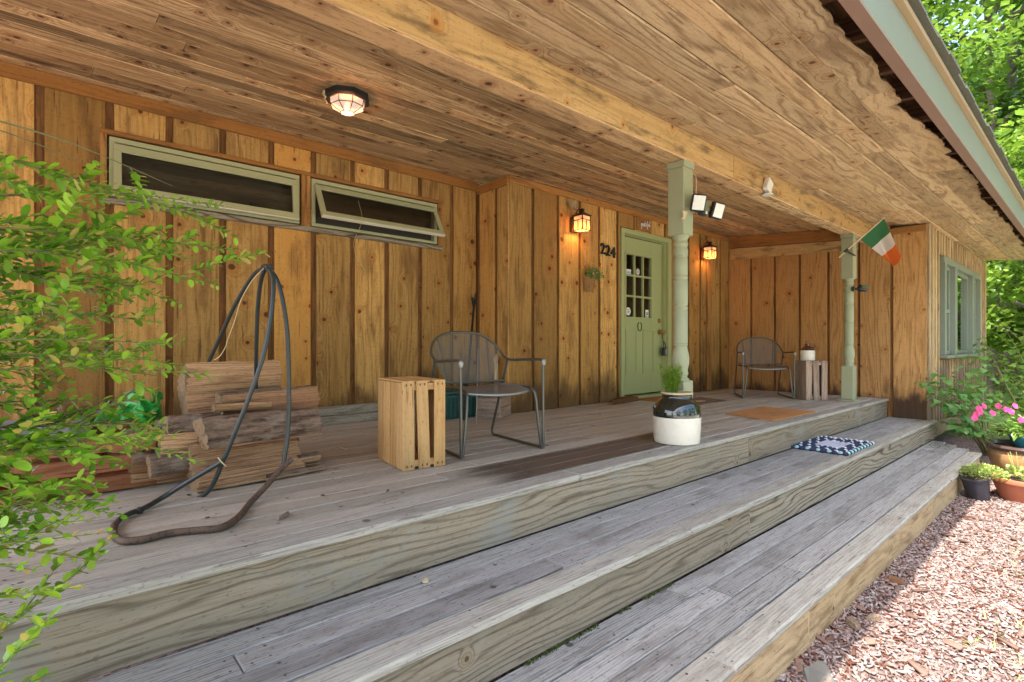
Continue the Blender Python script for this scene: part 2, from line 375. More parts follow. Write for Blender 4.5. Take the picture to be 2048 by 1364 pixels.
def groundmat():
    g = G('mulch_ground')
    p = g.pos()
    v = g.n('ShaderNodeTexVoronoi', {'Vector': g.vmul(p, (40, 75, 40)), 'Scale': 1.0}, out=None, feature='F1')
    vs = g.n('ShaderNodeSeparateColor', {0: v.outputs['Color']}, out=None).outputs
    c = g.mix(vs[0], (0.075, 0.043, 0.037), (0.25, 0.18, 0.16))
    c = g.mix(g.mul(g.ss(g.noise(p, 1.3, 4.0), 0.55, 0.7), 0.35), c, (0.20, 0.165, 0.13))
    x = g.sep(p)
    gn = g.noise(p, 1.1, 4.0, 0.6)
    far = g.ss(g.add(x[0], g.mul(gn, 3.0)), 11.5, 13.5)
    lawn = g.mix(g.noise(p, 9.0, 5.0), (0.09, 0.16, 0.03), (0.25, 0.34, 0.09))
    c = g.mix(far, c, lawn)
    near = g.ss(g.add(x[1], g.mul(gn, -1.2)), -0.9, -1.6)
    yard = g.mix(g.noise(p, 30.0, 5.0), (0.40, 0.38, 0.33), (0.66, 0.62, 0.55))  # pale gravel added out of view to bounce light up to the ceiling
    yard = g.mix(g.mul(g.ss(g.noise(p, 0.5, 4.0), 0.52, 0.66), 0.6), yard, lawn)
    c = g.mix(near, c, yard)
    return g.done(g.bsdf(c, 0.95, g.bump(v.outputs['Distance'], 0.5, 0.01), spec=0.15))


M['ground'] = groundmat()


def matmat(name, a, b, scale=120.0, stripe=None):
    g = G(name)
    o = g.obj()
    n = g.noise(o, scale, 3.0, 0.7)
    c = g.mix(g.ss(n, 0.35, 0.65), a, b)
    n2 = g.noise(o, 5.0, 4.0)
    c = g.mix(g.mul(g.ss(n2, 0.5, 0.75), 0.45), c, tuple(0.45 * x for x in a))
    return g.done(g.bsdf(c, 0.95, g.bump(n, 0.8, 0.006), spec=0.1))


M['coir'] = matmat('coir', (0.44, 0.20, 0.075), (0.56, 0.30, 0.13))
M['coir_dark'] = matmat('dark_coir', (0.115, 0.052, 0.022), (0.20, 0.095, 0.04))
M['coir_brown'] = matmat('brown_coir', (0.26, 0.12, 0.042), (0.36, 0.185, 0.075))
M['mat_grey'] = matmat('taupe_mat', (0.17, 0.12, 0.085), (0.24, 0.175, 0.125))
for nm, c in (('rope_navy', (0.035, 0.045, 0.085)), ('rope_aqua', (0.33, 0.52, 0.50)), ('rope_lilac', (0.46, 0.40, 0.48)), ('rope_white', (0.62, 0.60, 0.58))):
    M[nm] = matmat(nm, c, tuple(min(1, x * 1.35 + 0.01) for x in c), 260)


# ---------------------------------------------------------------- mesh helper
class MB:
    def __init__(s):
        s.v, s.f, s.uv, s.r, s.m = [], [], [], [], []

    def face(s, pts, uvs=None, rnd=(0.5, 0.5, 0.5), m=0):
        b = len(s.v)
        s.v += [tuple(p) for p in pts]
        s.f.append(list(range(b, b + len(pts))))
        s.uv.append(uvs or [(0, 0)] * len(pts))
        s.r.append(rnd)
        s.m.append(m)

    def hexa(s, c, grain=0, m=0, rnd=None, off=None, end=None):
        """c: 8 corners, index = ix + 2*iy + 4*iz; grain axis 0/1/2"""
        c = [Vector(p) for p in c]
        rnd = rnd or (random.random(), random.random(), random.random())
        ou, ov = off or (random.random() * 60, random.random() * 60)
        L = [(c[1] - c[0]).length, (c[2] - c[0]).length, (c[4] - c[0]).length]
        b = len(s.v)
        s.v += [tuple(p) for p in c]
        F = {(0, 0): (0, 4, 6, 2), (0, 1): (1, 3, 7, 5), (1, 0): (0, 1, 5, 4), (1, 1): (2, 6, 7, 3), (2, 0): (0, 2, 3, 1), (2, 1): (4, 5, 7, 6)}
        for (ax, sd), q in F.items():
            uv = []
            for i in q:
                loc = [(i & 1) * L[0], ((i >> 1) & 1) * L[1], ((i >> 2) & 1) * L[2]]
                if ax == grain:
                    o2 = [k for k in range(3) if k != ax]
                    uv.append((ou + loc[o2[0]] * 0.3, ov + loc[o2[1]]))
                else:
                    o = [k for k in range(3) if k != ax and k != grain][0]
                    uv.append((ou + loc[grain], ov + loc[o] + (0.37 * ax)))
            s.f.append([b + i for i in q])
            s.uv.append(uv)
            s.r.append(rnd)
            s.m.append(end if (end is not None and ax == grain) else m)

    def box(s, x0, x1, y0, y1, z0, z1, grain=0, m=0, j=0.0, X=None, rnd=None, off=None):
        c = []
        for i in range(8):
            p = Vector((x1 if i & 1 else x0, y1 if i & 2 else y0, z1 if i & 4 else z0))
            if j: p += Vector((random.uniform(-j, j), random.uniform(-j, j), random.uniform(-j, j)))
            c.append(X @ p if X is not None else p)
        s.hexa(c, grain, m, rnd, off)

    def tube(s, pts, r, n=8, m=0, closed=False, caps=True, rs=None):
        pts = [Vector(p) for p in pts]
        N = len(pts)
        b = len(s.v)
        up = None
        rings = []
        acc = 0
        for i, p in enumerate(pts):
            if closed:
                t = (pts[(i + 1) % N] - pts[i - 1]).normalized()
            else:
                t = (pts[min(i + 1, N - 1)] - pts[max(i - 1, 0)]).normalized()
            if up is None:
                up = t.orthogonal().normalized()
            up = (up - t * up.dot(t)).normalized()
            sd = t.cross(up)
            rr = rs[i] if rs else r
            rings.append([p + up * (math.cos(2 * PI * k / n) * rr) + sd * (math.sin(2 * PI * k / n) * rr) for k in range(n)])
        for ring in rings:
            s.v += [tuple(p) for p in ring]
        rnd = (random.random(), random.random(), random.random())
        for i in range(N if closed else N - 1):
            j = (i + 1) % N
            for k in range(n):
                k2 = (k + 1) % n
                s.f.append([b + i * n + k, b + i * n + k2, b + j * n + k2, b + j * n + k])
                s.uv.append([(i * .05, k / n * .2), (i * .05, (k + 1) / n * .2), (i * .05 + .05, (k + 1) / n * .2), (i * .05 + .05, k / n * .2)])
                s.r.append(rnd)
                s.m.append(m)
        if caps and not closed:
            s.f.append([b + k for k in range(n)][::-1]); s.uv.append([(0, 0)] * n); s.r.append(rnd); s.m.append(m)
            s.f.append([b + (N - 1) * n + k for k in range(n)]); s.uv.append([(0, 0)] * n); s.r.append(rnd); s.m.append(m)

    def lathe(s, prof, n=40, c=(0, 0, 0), m=0, X=None, rot=0.0, ms=None):
        b = len(s.v)
        for (r, z) in prof:
            for k in range(n):
                a = 2 * PI * k / n + rot
                p = Vector((c[0] + r * math.cos(a), c[1] + r * math.sin(a), c[2] + z))
                s.v.append(tuple(X @ p if X is not None else p))
        for i in range(len(prof) - 1):
            for k in range(n):
                k2 = (k + 1) % n
                s.f.append([b + i * n + k, b + i * n + k2, b + (i + 1) * n + k2, b + (i + 1) * n + k])
                s.uv.append([(0, 0)] * 4); s.r.append((.5, .5, .5)); s.m.append(ms[i] if ms else m)

    def disc(s, c, r, n=24, m=0, nrm=(0, 0, 1), sx=1.0, sy=1.0):
        q = Vector(nrm).to_track_quat('Z', 'Y')
        s.face([Vector(c) + q @ Vector((r * sx * math.cos(2 * PI * k / n), r * sy * math.sin(2 * PI * k / n), 0)) for k in range(n)], m=m)

    def build(s, name, mats, parent=None, smooth=False, bevel=0.0, X=None):
        me = bpy.data.meshes.new(name)
        me.from_pydata(s.v, [], s.f)
        for k in (mats if isinstance(mats, (list, tuple)) else [mats]):
            me.materials.append(k)
        uvl = me.uv_layers.new(name='UVMap')
        flat = [c for f in s.uv for p in f for c in p]
        uvl.data.foreach_set('uv', flat)
        ca = me.color_attributes.new('rnd', 'FLOAT_COLOR', 'CORNER')
        cc = []
        for f, r in zip(s.f, s.r):
            cc += [r[0], r[1], r[2], 1.0] * len(f)
        ca.data.foreach_set('color', cc)
        me.polygons.foreach_set('material_index', s.m)
        if smooth:
            me.polygons.foreach_set('use_smooth', [True] * len(s.f))
        me.validate()
        me.update()
        o = bpy.data.objects.new(name, me)
        COL.objects.link(o)
        if parent is not None: o.parent = parent
        if bevel:
            bm = o.modifiers.new('bevel', 'BEVEL')
            bm.width = bevel
            bm.segments = 1
            bm.limit_method = 'ANGLE'
            bm.angle_limit = R(50)
        if smooth:
            try:
                me.set_sharp_from_angle(angle=R(48))
            except Exception:
                pass
        if X is not None: o.matrix_world = X
        return o


def scatter(name, tv, tf, pos, mats3, rnd, mat, parent=None, smooth=False, tuv=None):
    """many copies of a small template shape in ONE mesh (leaves of one crown, chips of one ground cover)"""
    tv = np.asarray(tv, float)
    n, k = len(pos), len(tv)
    V = np.einsum('nij,kj->nki', mats3, tv) + np.asarray(pos)[:, None, :]
    V = V.reshape(-1, 3)
    tot = sum(len(f) for f in tf)
    ft = np.concatenate([np.asarray(f) for f in tf])
    li = (ft[None, :] + (np.arange(n) * k)[:, None]).reshape(-1)
    ls = np.cumsum([0] + [len(f) for f in tf])[:-1]
    st = (ls[None, :] + (np.arange(n) * tot)[:, None]).reshape(-1)
    lt = np.tile([len(f) for f in tf], n)
    me = bpy.data.meshes.new(name)
    me.vertices.add(len(V)); me.vertices.foreach_set('co', V.reshape(-1))
    me.loops.add(len(li)); me.loops.foreach_set('vertex_index', li.astype(np.int32))
    me.polygons.add(len(st)); me.polygons.foreach_set('loop_start', st.astype(np.int32)); me.polygons.foreach_set('loop_total', lt.astype(np.int32))
    me.update(calc_edges=True)
    ca = me.color_attributes.new('rnd', 'FLOAT_COLOR', 'CORNER')
    rc = np.ones((n, 4)); rc[:, :3] = rnd
    ca.data.foreach_set('color', np.repeat(rc, tot, axis=0).reshape(-1).astype(np.float32))
    if smooth: me.polygons.foreach_set('use_smooth', [True] * len(st))
    me.materials.append(mat)
    me.validate()
    o = bpy.data.objects.new(name, me)
    COL.objects.link(o)
    if parent is not None: o.parent = parent
    return o


def frames(d, up=None, roll=None):
    """rotation matrices whose y axis follows d"""
    d = d / np.linalg.norm(d, axis=1)[:, None]
    a = np.tile([0, 0, 1.0], (len(d), 1)) if up is None else up
    x = np.cross(d, a)
    bad = np.linalg.norm(x, axis=1) < 1e-4
    x[bad] = [1, 0, 0]
    x /= np.linalg.norm(x, axis=1)[:, None]
    z = np.cross(x, d)
    if roll is not None:
        c, s_ = np.cos(roll)[:, None], np.sin(roll)[:, None]
        x, z = x * c + z * s_, z * c - x * s_
    return np.stack([x, d, z], axis=2)


def tag(o, label=None, cat=None, group=None, kind=None):
    if label: o['label'] = label
    if cat: o['category'] = cat
    if group: o['group'] = group
    if kind: o['kind'] = kind
    return o


def thing(name, label, cat, loc=(0, 0, 0), rz=0.0, group=None):
    o = bpy.data.objects.new(name, None)
    o.location = loc
    o.rotation_euler = (0, 0, rz)
    o.empty_display_size = 0.1
    COL.objects.link(o)
    return tag(o, label, cat, group)


def dup(root, loc, rz, label):
    r = root.copy(); COL.objects.link(r)
    r.location = loc; r.rotation_euler = (0, 0, rz)
    r['label'] = label
    for ch in list(root.children):
        c = ch.copy(); COL.objects.link(c); c.parent = r
        for gch in ch.children:
            d = gch.copy(); COL.objects.link(d); d.parent = c
    return r


def smoothpts(pts, k=6):
    """Catmull-Rom through points"""
    P = [Vector(p) for p in pts]
    P = [P[0] * 2 - P[1]] + P + [P[-1] * 2 - P[-2]]
    out = []
    for i in range(1, len(P) - 2):
        for j in range(k):
            t = j / k
            a, b, c, d = P[i - 1], P[i], P[i + 1], P[i + 2]
            out.append(0.5 * ((2 * b) + (c - a) * t + (2 * a - 5 * b + 4 * c - d) * t * t + (3 * b - a - 3 * c + d) * t ** 3))
    out.append(P[-2])
    return out


def ray(u, v, d):
    """world point that the photo pixel (u,v) of 2048x1364 shows at forward distance d (survey of the photograph)"""
    r = (u - 1024) / FPX * d
    return Vector((math.sin(TH) * d + math.cos(TH) * r, math.cos(TH) * d - math.sin(TH) * r, CH - (v - 688.48) / FPX * d))


# ---------------------------------------------------------------- levels
DZ, MZ, LZ = 0.698, 0.4534, 0.219
YD, YM, YL = 1.9073, 1.4226, 0.9079
YW1, YW2, XC, XE, YDW, XWW = 4.616, 4.075, 3.558, 8.342, 1.515, 13.05
XL = -0.28            # left end of the deck
XR0, XR1 = -2.3, 12.95  # roof ends; the left one is lengthened, out of view, to block sun on the deck
BY = 2.09             # front of the porch beam


def zc(y):
    return CH + (1.584 + 0.076 * (y - BY) if y > BY else 1.584 - 0.1 * (BY - y))


# ---------------------------------------------------------------- ground
mb = MB()
mb.face([(-120, -120, 0), (120, -120, 0), (120, 120, 0), (-120, 120, 0)])
tag(mb.build('ground', M['ground']), kind='structure')

# ---------------------------------------------------------------- cabin
cabin = thing('cabin', 'rustic timber cabin with vertical board siding, board ceiling over the porch and sage green trim', 'house', (0, 0, 0))


def board_wall(mb, a, b, fixed, axis, z0f, ztop, m, gm, wmin=0.31, wmax=0.37, gap=0.05, sign=-1, stops=None, skip=(), nailm=None):
    """vertical boards with recessed channels between; axis 0: wall runs along x at y=fixed, 1: along y at x=fixed. sign: outward direction"""
    p = a
    i = 0
    edges = list(stops) if stops else None
    while p < b - 0.02:
        if edges:
            nx = edges[i + 1] if i + 1 < len(edges) else b
            w = nx - p - gap
        else:
            w = min(random.uniform(wmin, wmax), b - p)
            if b - p - w < 0.16: w = b - p
        segs = [(z0f(p), ztop(p))]
        for (s0, s1, q0, q1) in skip:
            ns = []
            for (za, zb) in segs:
                if p + w <= s0 + 1e-4 or p >= s1 - 1e-4:
                    ns.append((za, zb))
                else:
                    if q0 - za > 0.02: ns.append((za, q0))
                    if zb - q1 > 0.02: ns.append((q1, zb))
            segs = ns
        pc = [(p, p + w, segs)]
        for zn in (0.95, 1.55, 2.15, 2.55):
            for q_ in (0.14, 0.86):
                c_ = p + w * q_ + random.uniform(-.01, .01)
                zq = zn + random.uniform(-.03, .03)
                if any(za + .03 < zq < zb - .03 for za, zb in segs):
                    mb.disc((c_, fixed + sign * 0.0052, zq) if axis == 0 else (fixed + sign * 0.0052, c_, zq), 0.0042, 8, 3 if nailm is None else nailm, nrm=(0, sign, 0) if axis == 0 else (sign, 0, 0))
        for (s0, s1, q0, q1) in skip:      # boards that straddle an opening edge are notched
            out = []
            for (pa, pb, sg) in pc:
                cuts = [c for c in (s0, s1) if pa + 0.005 < c < pb - 0.005]
                if not cuts:
                    out.append((pa, pb, sg)); continue
                ks = [pa] + cuts + [pb]
                for ka, kb in zip(ks[:-1], ks[1:]):
                    mid = 0.5 * (ka + kb)
                    if s0 < mid < s1: out.append((ka, kb, sg))
                    else: out.append((ka, kb, [(z0f(p), ztop(p))]))
            pc = out
        rn = (random.random(), random.random(), random.random())
        off = (random.random() * 60, random.random() * 60)
        t = random.uniform(0.0, 0.004)
        for (pa, pb, sg) in pc:
            for (za, zb) in sg:
                o2 = (off[0] + za, off[1] + (pa - p))
                if axis == 0:
                    y0 = fixed + sign * t
                    mb.box(pa, pb, min(y0, y0 - sign * 0.02), max(y0, y0 - sign * 0.02), za, zb, 2, m, 0.0, rnd=rn, off=o2)
                else:
                    x0 = fixed + sign * t
                    mb.box(min(x0, x0 - sign * 0.02), max(x0, x0 - sign * 0.02), pa, pb, za, zb, 2, m, 0.0, rnd=rn, off=o2)
        p += w + gap
        i += 1


# back wall (left part of the porch)
WIN = [(0.336, 1.64), (1.743, 3.043)]
WZ0, WZ1 = 2.447, 2.862
mb = MB()
st = [XL - 0.9, -0.68, -0.325, 0.0, 0.365, 0.72, 1.075, 1.437, 1.79, 2.152, 2.498, 2.871, 3.262, XC + .05]
board_wall(mb, st[0], XC, YW1, 0, lambda p: DZ + 0.15, lambda p: zc(YW1) - 0.0, 0, 1, stops=st, skip=[(0.30, 3.08, WZ0 - 0.03, WZ1 + 0.03)])
# backing boards seen in the channels, left open behind the windows
for (x0, x1, z0, z1) in ((st[0], 0.30, DZ, zc(YW1)), (0.30, 3.08, DZ, WZ0 - 0.03), (0.30, 3.08, WZ1 + 0.03, zc(YW1)), (3.08, XC, DZ, zc(YW1))):
    mb.box(x0, x1, YW1 + 0.024, YW1 + 0.045, z0, z1, 2, 1)
mb.build('back_wall', [M['wall'], M['wall_gap'], M['trim'], M['iron']], cabin, bevel=0.003)
mb = MB()
mb.box(st[0], XC, YW1 - 0.03, YW1 - 0.006, zc(YW1) - 0.095, zc(YW1) - 0.002, 0, 0)
mb.box(1.70, 1.735, YW1 - 0.016, YW1 + 0.02, WZ0 - 0.02, WZ1 + 0.02, 2, 0)
mb.box(1.655, 1.70, YW1 - 0.02, YW1 + 0.02, WZ0 - 0.02, WZ1 + 0.02, 2, 0)
mb.box(0.285, 3.10, YW1 - 0.03, YW1 + 0.02, WZ0 - 0.055, WZ0 - 0.012, 0, 1)
mb.box(0.285, 3.10, YW1 - 0.022, YW1 + 0.02, WZ1 + 0.012, WZ1 + 0.045, 0, 0)
mb.box(0.285, 0.325, YW1 - 0.018, YW1 + 0.02, WZ0 - 0.012, WZ1 + 0.012, 2, 0)
mb.box(3.055, 3.10, YW1 - 0.018, YW1 + 0.02, WZ0 - 0.012, WZ1 + 0.012, 2, 0)
mb.build('wall_trim', [M['trim'], M['riser']], cabin, bevel=0.003)
mb = MB()
mb.box(XL - .3, XC - 0.02, YW1 - 0.062, YW1 - 0.006, DZ + 0.002, DZ + 0.075, 0, 0)
mb.box(XL - .3, XC - 0.02, YW1 - 0.03, YW1 - 0.002, DZ + 0.078, DZ + 0.16, 0, 0)
mb.build('baseboard', M['rake'], cabin, bevel=0.004)
# room behind the slot windows
mb = MB()
x0, x1, y0, y1, z0, z1 = -0.6, 3.5, YW1 + 0.05, YW1 + 1.6, 0.75, 3.1
c = [(x0, y0, z0), (x1, y0, z0), (x1, y1, z0), (x0, y1, z0), (x0, y0, z1), (x1, y0, z1), (x1, y1, z1), (x0, y1, z1)]
for q in ((0, 1, 2, 3), (4, 7, 6, 5), (3, 2, 6, 7), (0, 3, 7, 4), (1, 5, 6, 2)):
    mb.face([c[i] for i in q])
mb.box(-0.5, 3.4, YW1 + 1.2, YW1 + 1.4, 2.55, 2.75, 0, 1)
mb.build('inner_room', [M['interior'], M['room_beam']], cabin)

# jog side wall and wall with the front door
mb = MB()
board_wall(mb, YW2, YW1, XC, 1, lambda p: DZ, lambda p: zc(YW2), 0, 1, stops=[YW2, 4.30, 4.60])
mb.box(XC + 0.024, XC + 0.04, YW2 + .03, YW1 + 0.06, DZ, zc(YW2), 2, 1)
mb.box(XC - 0.02, XC - 0.003, YW2, YW1 - 0.032, zc(YW2) - 0.10, zc(YW2) - 0.006, 1, 2)
mb.build('side_wall', [M['wall'], M['wall_gap'], M['trim'], M['iron']], cabin, bevel=0.003)
DX0, DX1 = 5.44, 6.585
DTOP = CH + 1.475
mb = MB()
st = [XC + 0.022, 3.93, 4.32, 4.69, 5.045, 5.40, 5.76, 6.12, 6.47, 6.79, 7.10, 7.43, 7.75, 8.05, XE]
board_wall(mb, st[0], XE, YW2, 0, lambda p: DZ, lambda p: zc(YW2), 0, 1, stops=st, gap=0.045, skip=[(DX0 - 0.012, DX1 + 0.012, 0, DTOP + 0.012)])
for (x0, x1, z0, z1) in ((XC + 0.03, DX0 - 0.01, DZ, zc(YW2)), (DX0 - 0.01, DX1 + 0.01, DTOP + 0.012, zc(YW2)), (DX1 + 0.01, XE, DZ, zc(YW2))):
    mb.box(x0, x1, YW2 + 0.024, YW2 + 0.045, z0, z1, 2, 1)
mb.box(XC + 0.0, XE - 0.024, YW2 - 0.024, YW2 - 0.006, zc(YW2) - 0.075, zc(YW2) - 0.004, 0, 2)
mb.box(7.58, 7.70, YW2 - 0.03, YW2 - 0.006, DZ + 0.01, zc(YW2) - 0.085, 2, 2)
mb.build('front_wall', [M['wall'], M['wall_gap'], M['trim'], M['iron']], cabin, bevel=0.003)

# end wall of the porch
mb = MB()
st = [YDW, 1.90, 2.275, 2.65, 3.03, 3.385, 3.745, YW2 + 0.05]
board_wall(mb, YDW + 0.0, YW2, XE, 1, lambda p: (MZ if p < YD - .1 else DZ), lambda p: zc(p), 0, 1, stops=st, gap=0.035, nailm=4)
mb.box(XE + 0.024, XE + 0.04, YDW + .052, YW2 + 0.06, MZ, zc(YDW) - .02, 2, 1)
a0, a1 = BY + 0.17, YW2 - 0.026
mb.hexa([(XE - 0.045, a0, zc(a0) - 0.30), (XE - 0.005, a0, zc(a0) - 0.30), (XE - 0.045, a1, zc(a1) - 0.375), (XE - 0.005, a1, zc(a1) - 0.375),
         (XE - 0.045, a0, zc(a0) - 0.165), (XE - 0.005, a0, zc(a0) - 0.165), (XE - 0.045, a1, zc(a1) - 0.19), (XE - 0.005, a1, zc(a1) - 0.19)], 1, 2)
mb.hexa([(XE - 0.07, a0, zc(a0) - 0.16), (XE - 0.005, a0, zc(a0) - 0.16), (XE - 0.07, a1, zc(a1) - 0.185), (XE - 0.005, a1, zc(a1) - 0.185),
         (XE - 0.07, a0, zc(a0) - 0.004), (XE - 0.005, a0, zc(a0) - 0.004), (XE - 0.07, a1, zc(a1) - 0.004), (XE - 0.005, a1, zc(a1) - 0.004)], 1, 3)
mb.box(XE - 0.022, XE - 0.006, YDW, BY - 0.004, zc(YDW) - 0.09, zc(YDW) - 0.01, 1, 3)
mb.build('end_wall', [M['wall_end'], M['wall_gap'], M['beam'], M['trim'], M['iron']], cabin, bevel=0.003)

# wall with the picture window
mb = MB()
WX0, WX1, WW0, WW1 = 9.13, 12.2, 1.265, 2.62
p = XE + 0.13
while p < XWW - 0.1:
    w = random.uniform(0.13, 0.17)
    for (za, zb) in ([(0.30, zc(YDW))] if (p + w < WX0 or p > WX1) else [(0.30, WW0 - 0.06), (WW1 + 0.02, zc(YDW))]):
        mb.box(p, p + w, YDW + random.uniform(0, .006), YDW + 0.03, za, zb, 2, 0)
        mb.box(p + w, p + w + 0.035, YDW - 0.016, YDW + 0.03, za, zb, 2, 0)
    p += w + 0.037
mb.box(XE + 0.002, XE + 0.10, YDW - 0.03, YDW - 0.001, 0.38, zc(YDW), 2, 0)
mb.box(XWW - 0.1, XWW, YDW - 0.03, YDW + 0.0, 0.30, zc(YDW), 2, 0)
mb.box(XE + 0.002, WX0, YDW + 0.031, YDW + 0.05, 0.2, zc(YDW), 2, 1)
mb.box(WX1, XWW, YDW + 0.031, YDW + 0.05, 0.2, zc(YDW), 2, 1)
mb.box(WX0, WX1, YDW + 0.031, YDW + 0.05, 0.2, WW0, 2, 1)
mb.box(WX0, WX1, YDW + 0.031, YDW + 0.05, WW1, zc(YDW), 2, 1)
mb.box(XWW - 0.03, XWW, YDW + 0.05, 6.0, 0.2, zc(YDW), 2, 0)
mb.box(XE + 0.1, XWW + 0.01, YDW - 0.055, YDW - 0.02, 0.22, 0.40, 0, 0)
mb.build('window_wall', [M['wall_grey'], M['wall_gap']], cabin, bevel=0.003)
mb = MB()
x0, x1, y0, y1, z0, z1 = XE + 0.1, XWW - 0.1, YDW + 0.06, YDW + 2.2, 0.6, 2.75
c = [(x0, y0, z0), (x1, y0, z0), (x1, y1, z0), (x0, y1, z0), (x0, y0, z1), (x1, y0, z1), (x1, y1, z1), (x0, y1, z1)]
for q in ((0, 1, 2, 3), (4, 7, 6, 5), (3, 2, 6, 7), (0, 3, 7, 4), (1, 5, 6, 2)):
    mb.face([c[i] for i in q])
mb.build('inner_room', M['interior'], cabin)


# slot windows
def slot_window(x0, x1, swing, name='slot_window'):
    mb = MB()
    t = 0.035
    yf, yb = YW1 - 0.015, YW1 + 0.05
    mb.box(x0, x1, yf, yb, WZ1 - t, WZ1, 0)
    mb.box(x0, x1, yf, yb, WZ0, WZ0 + t * 0.8, 0)
    mb.box(x0, x0 + t, yf, yb, WZ0 + t * 0.8, WZ1 - t, 2)
    mb.box(x1 - t, x1, yf, yb, WZ0 + t * 0.8, WZ1 - t, 2)
    w = mb.build(name, M['green'], cabin, bevel=0.003)
    hz = WZ1 - t - 0.012
    X = Matrix.Translation((0, YW1 - 0.032, hz)) @ Matrix.Rotation(-swing, 4, 'X')
    mb = MB()
    a, b, h, s = x0 + 0.022, x1 - 0.022, WZ1 - WZ0 - 0.075, 0.046
    mb.box(a, b, 0, 0.03, -s, 0, 0, X=X)
    mb.box(a, b, 0, 0.03, -h, -h + s, 0, X=X)
    mb.box(a, a + s, 0.001, 0.029, -h + s, -s, 2, X=X)
    mb.box(b - s, b, 0.001, 0.029, -h + s, -s, 2, X=X)
    mb.box(a + s - .004, b - s + .004, -0.004, 0.004, -s - 0.014, -s + 0.001, 0, X=X)
    mb.box(a, b, -0.001, 0.032, -h - 0.012, -h - 0.001, 0, m=1, X=X)
    sash = mb.build('sash', [M['green'], M['white_win']], w, bevel=0.003)
    mb = MB()
    q = [X @ Vector(p) for p in ((a + s, 0.015, -h + s), (b - s, 0.015, -h + s), (b - s, 0.015, -s), (a + s, 0.015, -s))]
    mb.face(q)
    mb.build('pane', M['glass'], w)
    mb = MB()
    mb.face([(x0 + t, YW1 + 0.045, WZ0 + t), (x1 - t, YW1 + 0.045, WZ0 + t), (x1 - t, YW1 + 0.045, WZ1 - t), (x0 + t, YW1 + 0.045, WZ1 - t)],
            [(0, 0), (x1 - x0, 0), (x1 - x0, .36), (0, .36)])
    mb.build('insect_screen', M['screen'], w)
    for xx in (x0 + 0.05, x1 - 0.05):
        mb = MB()
        mb.tube([(xx, YW1 + 0.0, WZ0 + 0.1), tuple(X @ Vector((xx, 0.03, -h + 0.08)))], 0.005, 6)
        mb.build('stay', M['black'], w)
    return w, X


slot_window(WIN[0][0], WIN[0][1], R(7))
w2, X2 = slot_window(WIN[1][0], WIN[1][1], R(29))
mb = MB()
mb.box(2.60, 2.76, YW1 + 0.052, YW1 + 0.056, 2.50, 2.66, 2, 0)
hp = []
for k in range(30):
    a = 2 * PI * k / 30
    hp.append((2.68 + 0.0033 * 16 * math.sin(a) ** 3 * 0.9, YW1 + 0.0505, 2.585 + 0.0031 * (13 * math.cos(a) - 5 * math.cos(2 * a) - 2 * math.cos(3 * a) - math.cos(4 * a))))
mb.face(hp, m=1)
mb.build('heart_card', [M['black'], M['straw']], w2)

# picture window: three units under one head
win = MB()
win.box(WX0, WX1, YDW - 0.05, YDW + 0.05, WW1 - 0.09, WW1, 0)
win.box(WX0 - 0.03, WX1 + 0.03, YDW - 0.09, YDW + 0.05, WW0 - 0.045, WW0, 0)
mulls = [(WX0, 0.10), (WX0 + 0.72, 0.16), (WX1 - 0.86, 0.16), (WX1 - 0.10, 0.10)]
for mx, mw in mulls:
    win.box(mx, mx + mw, YDW - 0.06, YDW + 0.05, WW0 + 0.001, WW1 - 0.091, 2)
pw = win.build('picture_window', M['grey_win'], cabin, bevel=0.004)
units = [(WX0 + 0.10, WX0 + 0.72), (WX0 + 0.88, WX1 - 0.86), (WX1 - 0.70, WX1 - 0.10)]
for i, (a, b) in enumerate(units):
    mb = MB()
    s = 0.05
    zt, zb = WW1 - 0.095, WW0 + 0.004
    yo = YDW + 0.0
    mb.box(a, b, yo, yo + 0.03, zt - s, zt, 0)
    mb.box(a, b, yo, yo + 0.03, zb, zb + s, 0)
    mb.box(a, a + s, yo, yo + 0.03, zb + s, zt - s, 2)
    mb.box(b - s, b, yo, yo + 0.03, zb + s, zt - s, 2)
    if i != 1:
        mb.box(a + s, b - s, yo - 0.008, yo + 0.03, 1.86, 1.91, 0)
    mb.build('sash', M['grey_win'], pw, bevel=0.003)
    mb = MB()
    mb.face([(a + s, yo + 0.016, zb + s), (b - s, yo + 0.016, zb + s), (b - s, yo + 0.016, zt - s), (a + s, yo + 0.016, zt - s)])
    mb.build('pane', M['glass2'], pw)

# front door
mb = MB()
cz = 0.062
mb.box(DX0, DX0 + cz, YW2 - 0.02, YW2 + 0.085, DZ + 0.02, DTOP - cz, 2)
mb.box(DX1 - 0.075, DX1, YW2 - 0.02, YW2 + 0.085, DZ + 0.02, DTOP - cz, 2)
mb.box(DX0, DX1, YW2 - 0.02, YW2 + 0.085, DTOP - cz, DTOP, 0)
mb.box(DX0, DX1, YW2 - 0.055, YW2 + 0.085, DZ + 0.003, DZ + 0.04, 0)
mb.box(DX0 + cz, DX0 + cz + 0.014, YW2 + 0.03, YW2 + 0.085, DZ + 0.04, DTOP - cz - 0.001, 2)
mb.box(DX1 - 0.089, DX1 - 0.075, YW2 + 0.03, YW2 + 0.085, DZ + 0.04, DTOP - cz - 0.001, 2)
door = mb.build('front_door', M['door_green'], cabin, bevel=0.003)
mb = MB()
LX0, LX1 = DX0 + cz + 0.003, DX1 - 0.078
YP = YW2 + 0.085
LB, LT = DZ + 0.055, DTOP - cz - 0.012
lw = LX1 - LX0
gx0, gx1 = LX0 + 0.16, LX1 - 0.27
gz0, gz1 = LB + 1.02, LT - 0.22
mb.box(LX0, gx0, YP, YP + 0.04, LB, LT, 2)
mb.box(gx1, LX1, YP, YP + 0.04, LB, LT, 2)
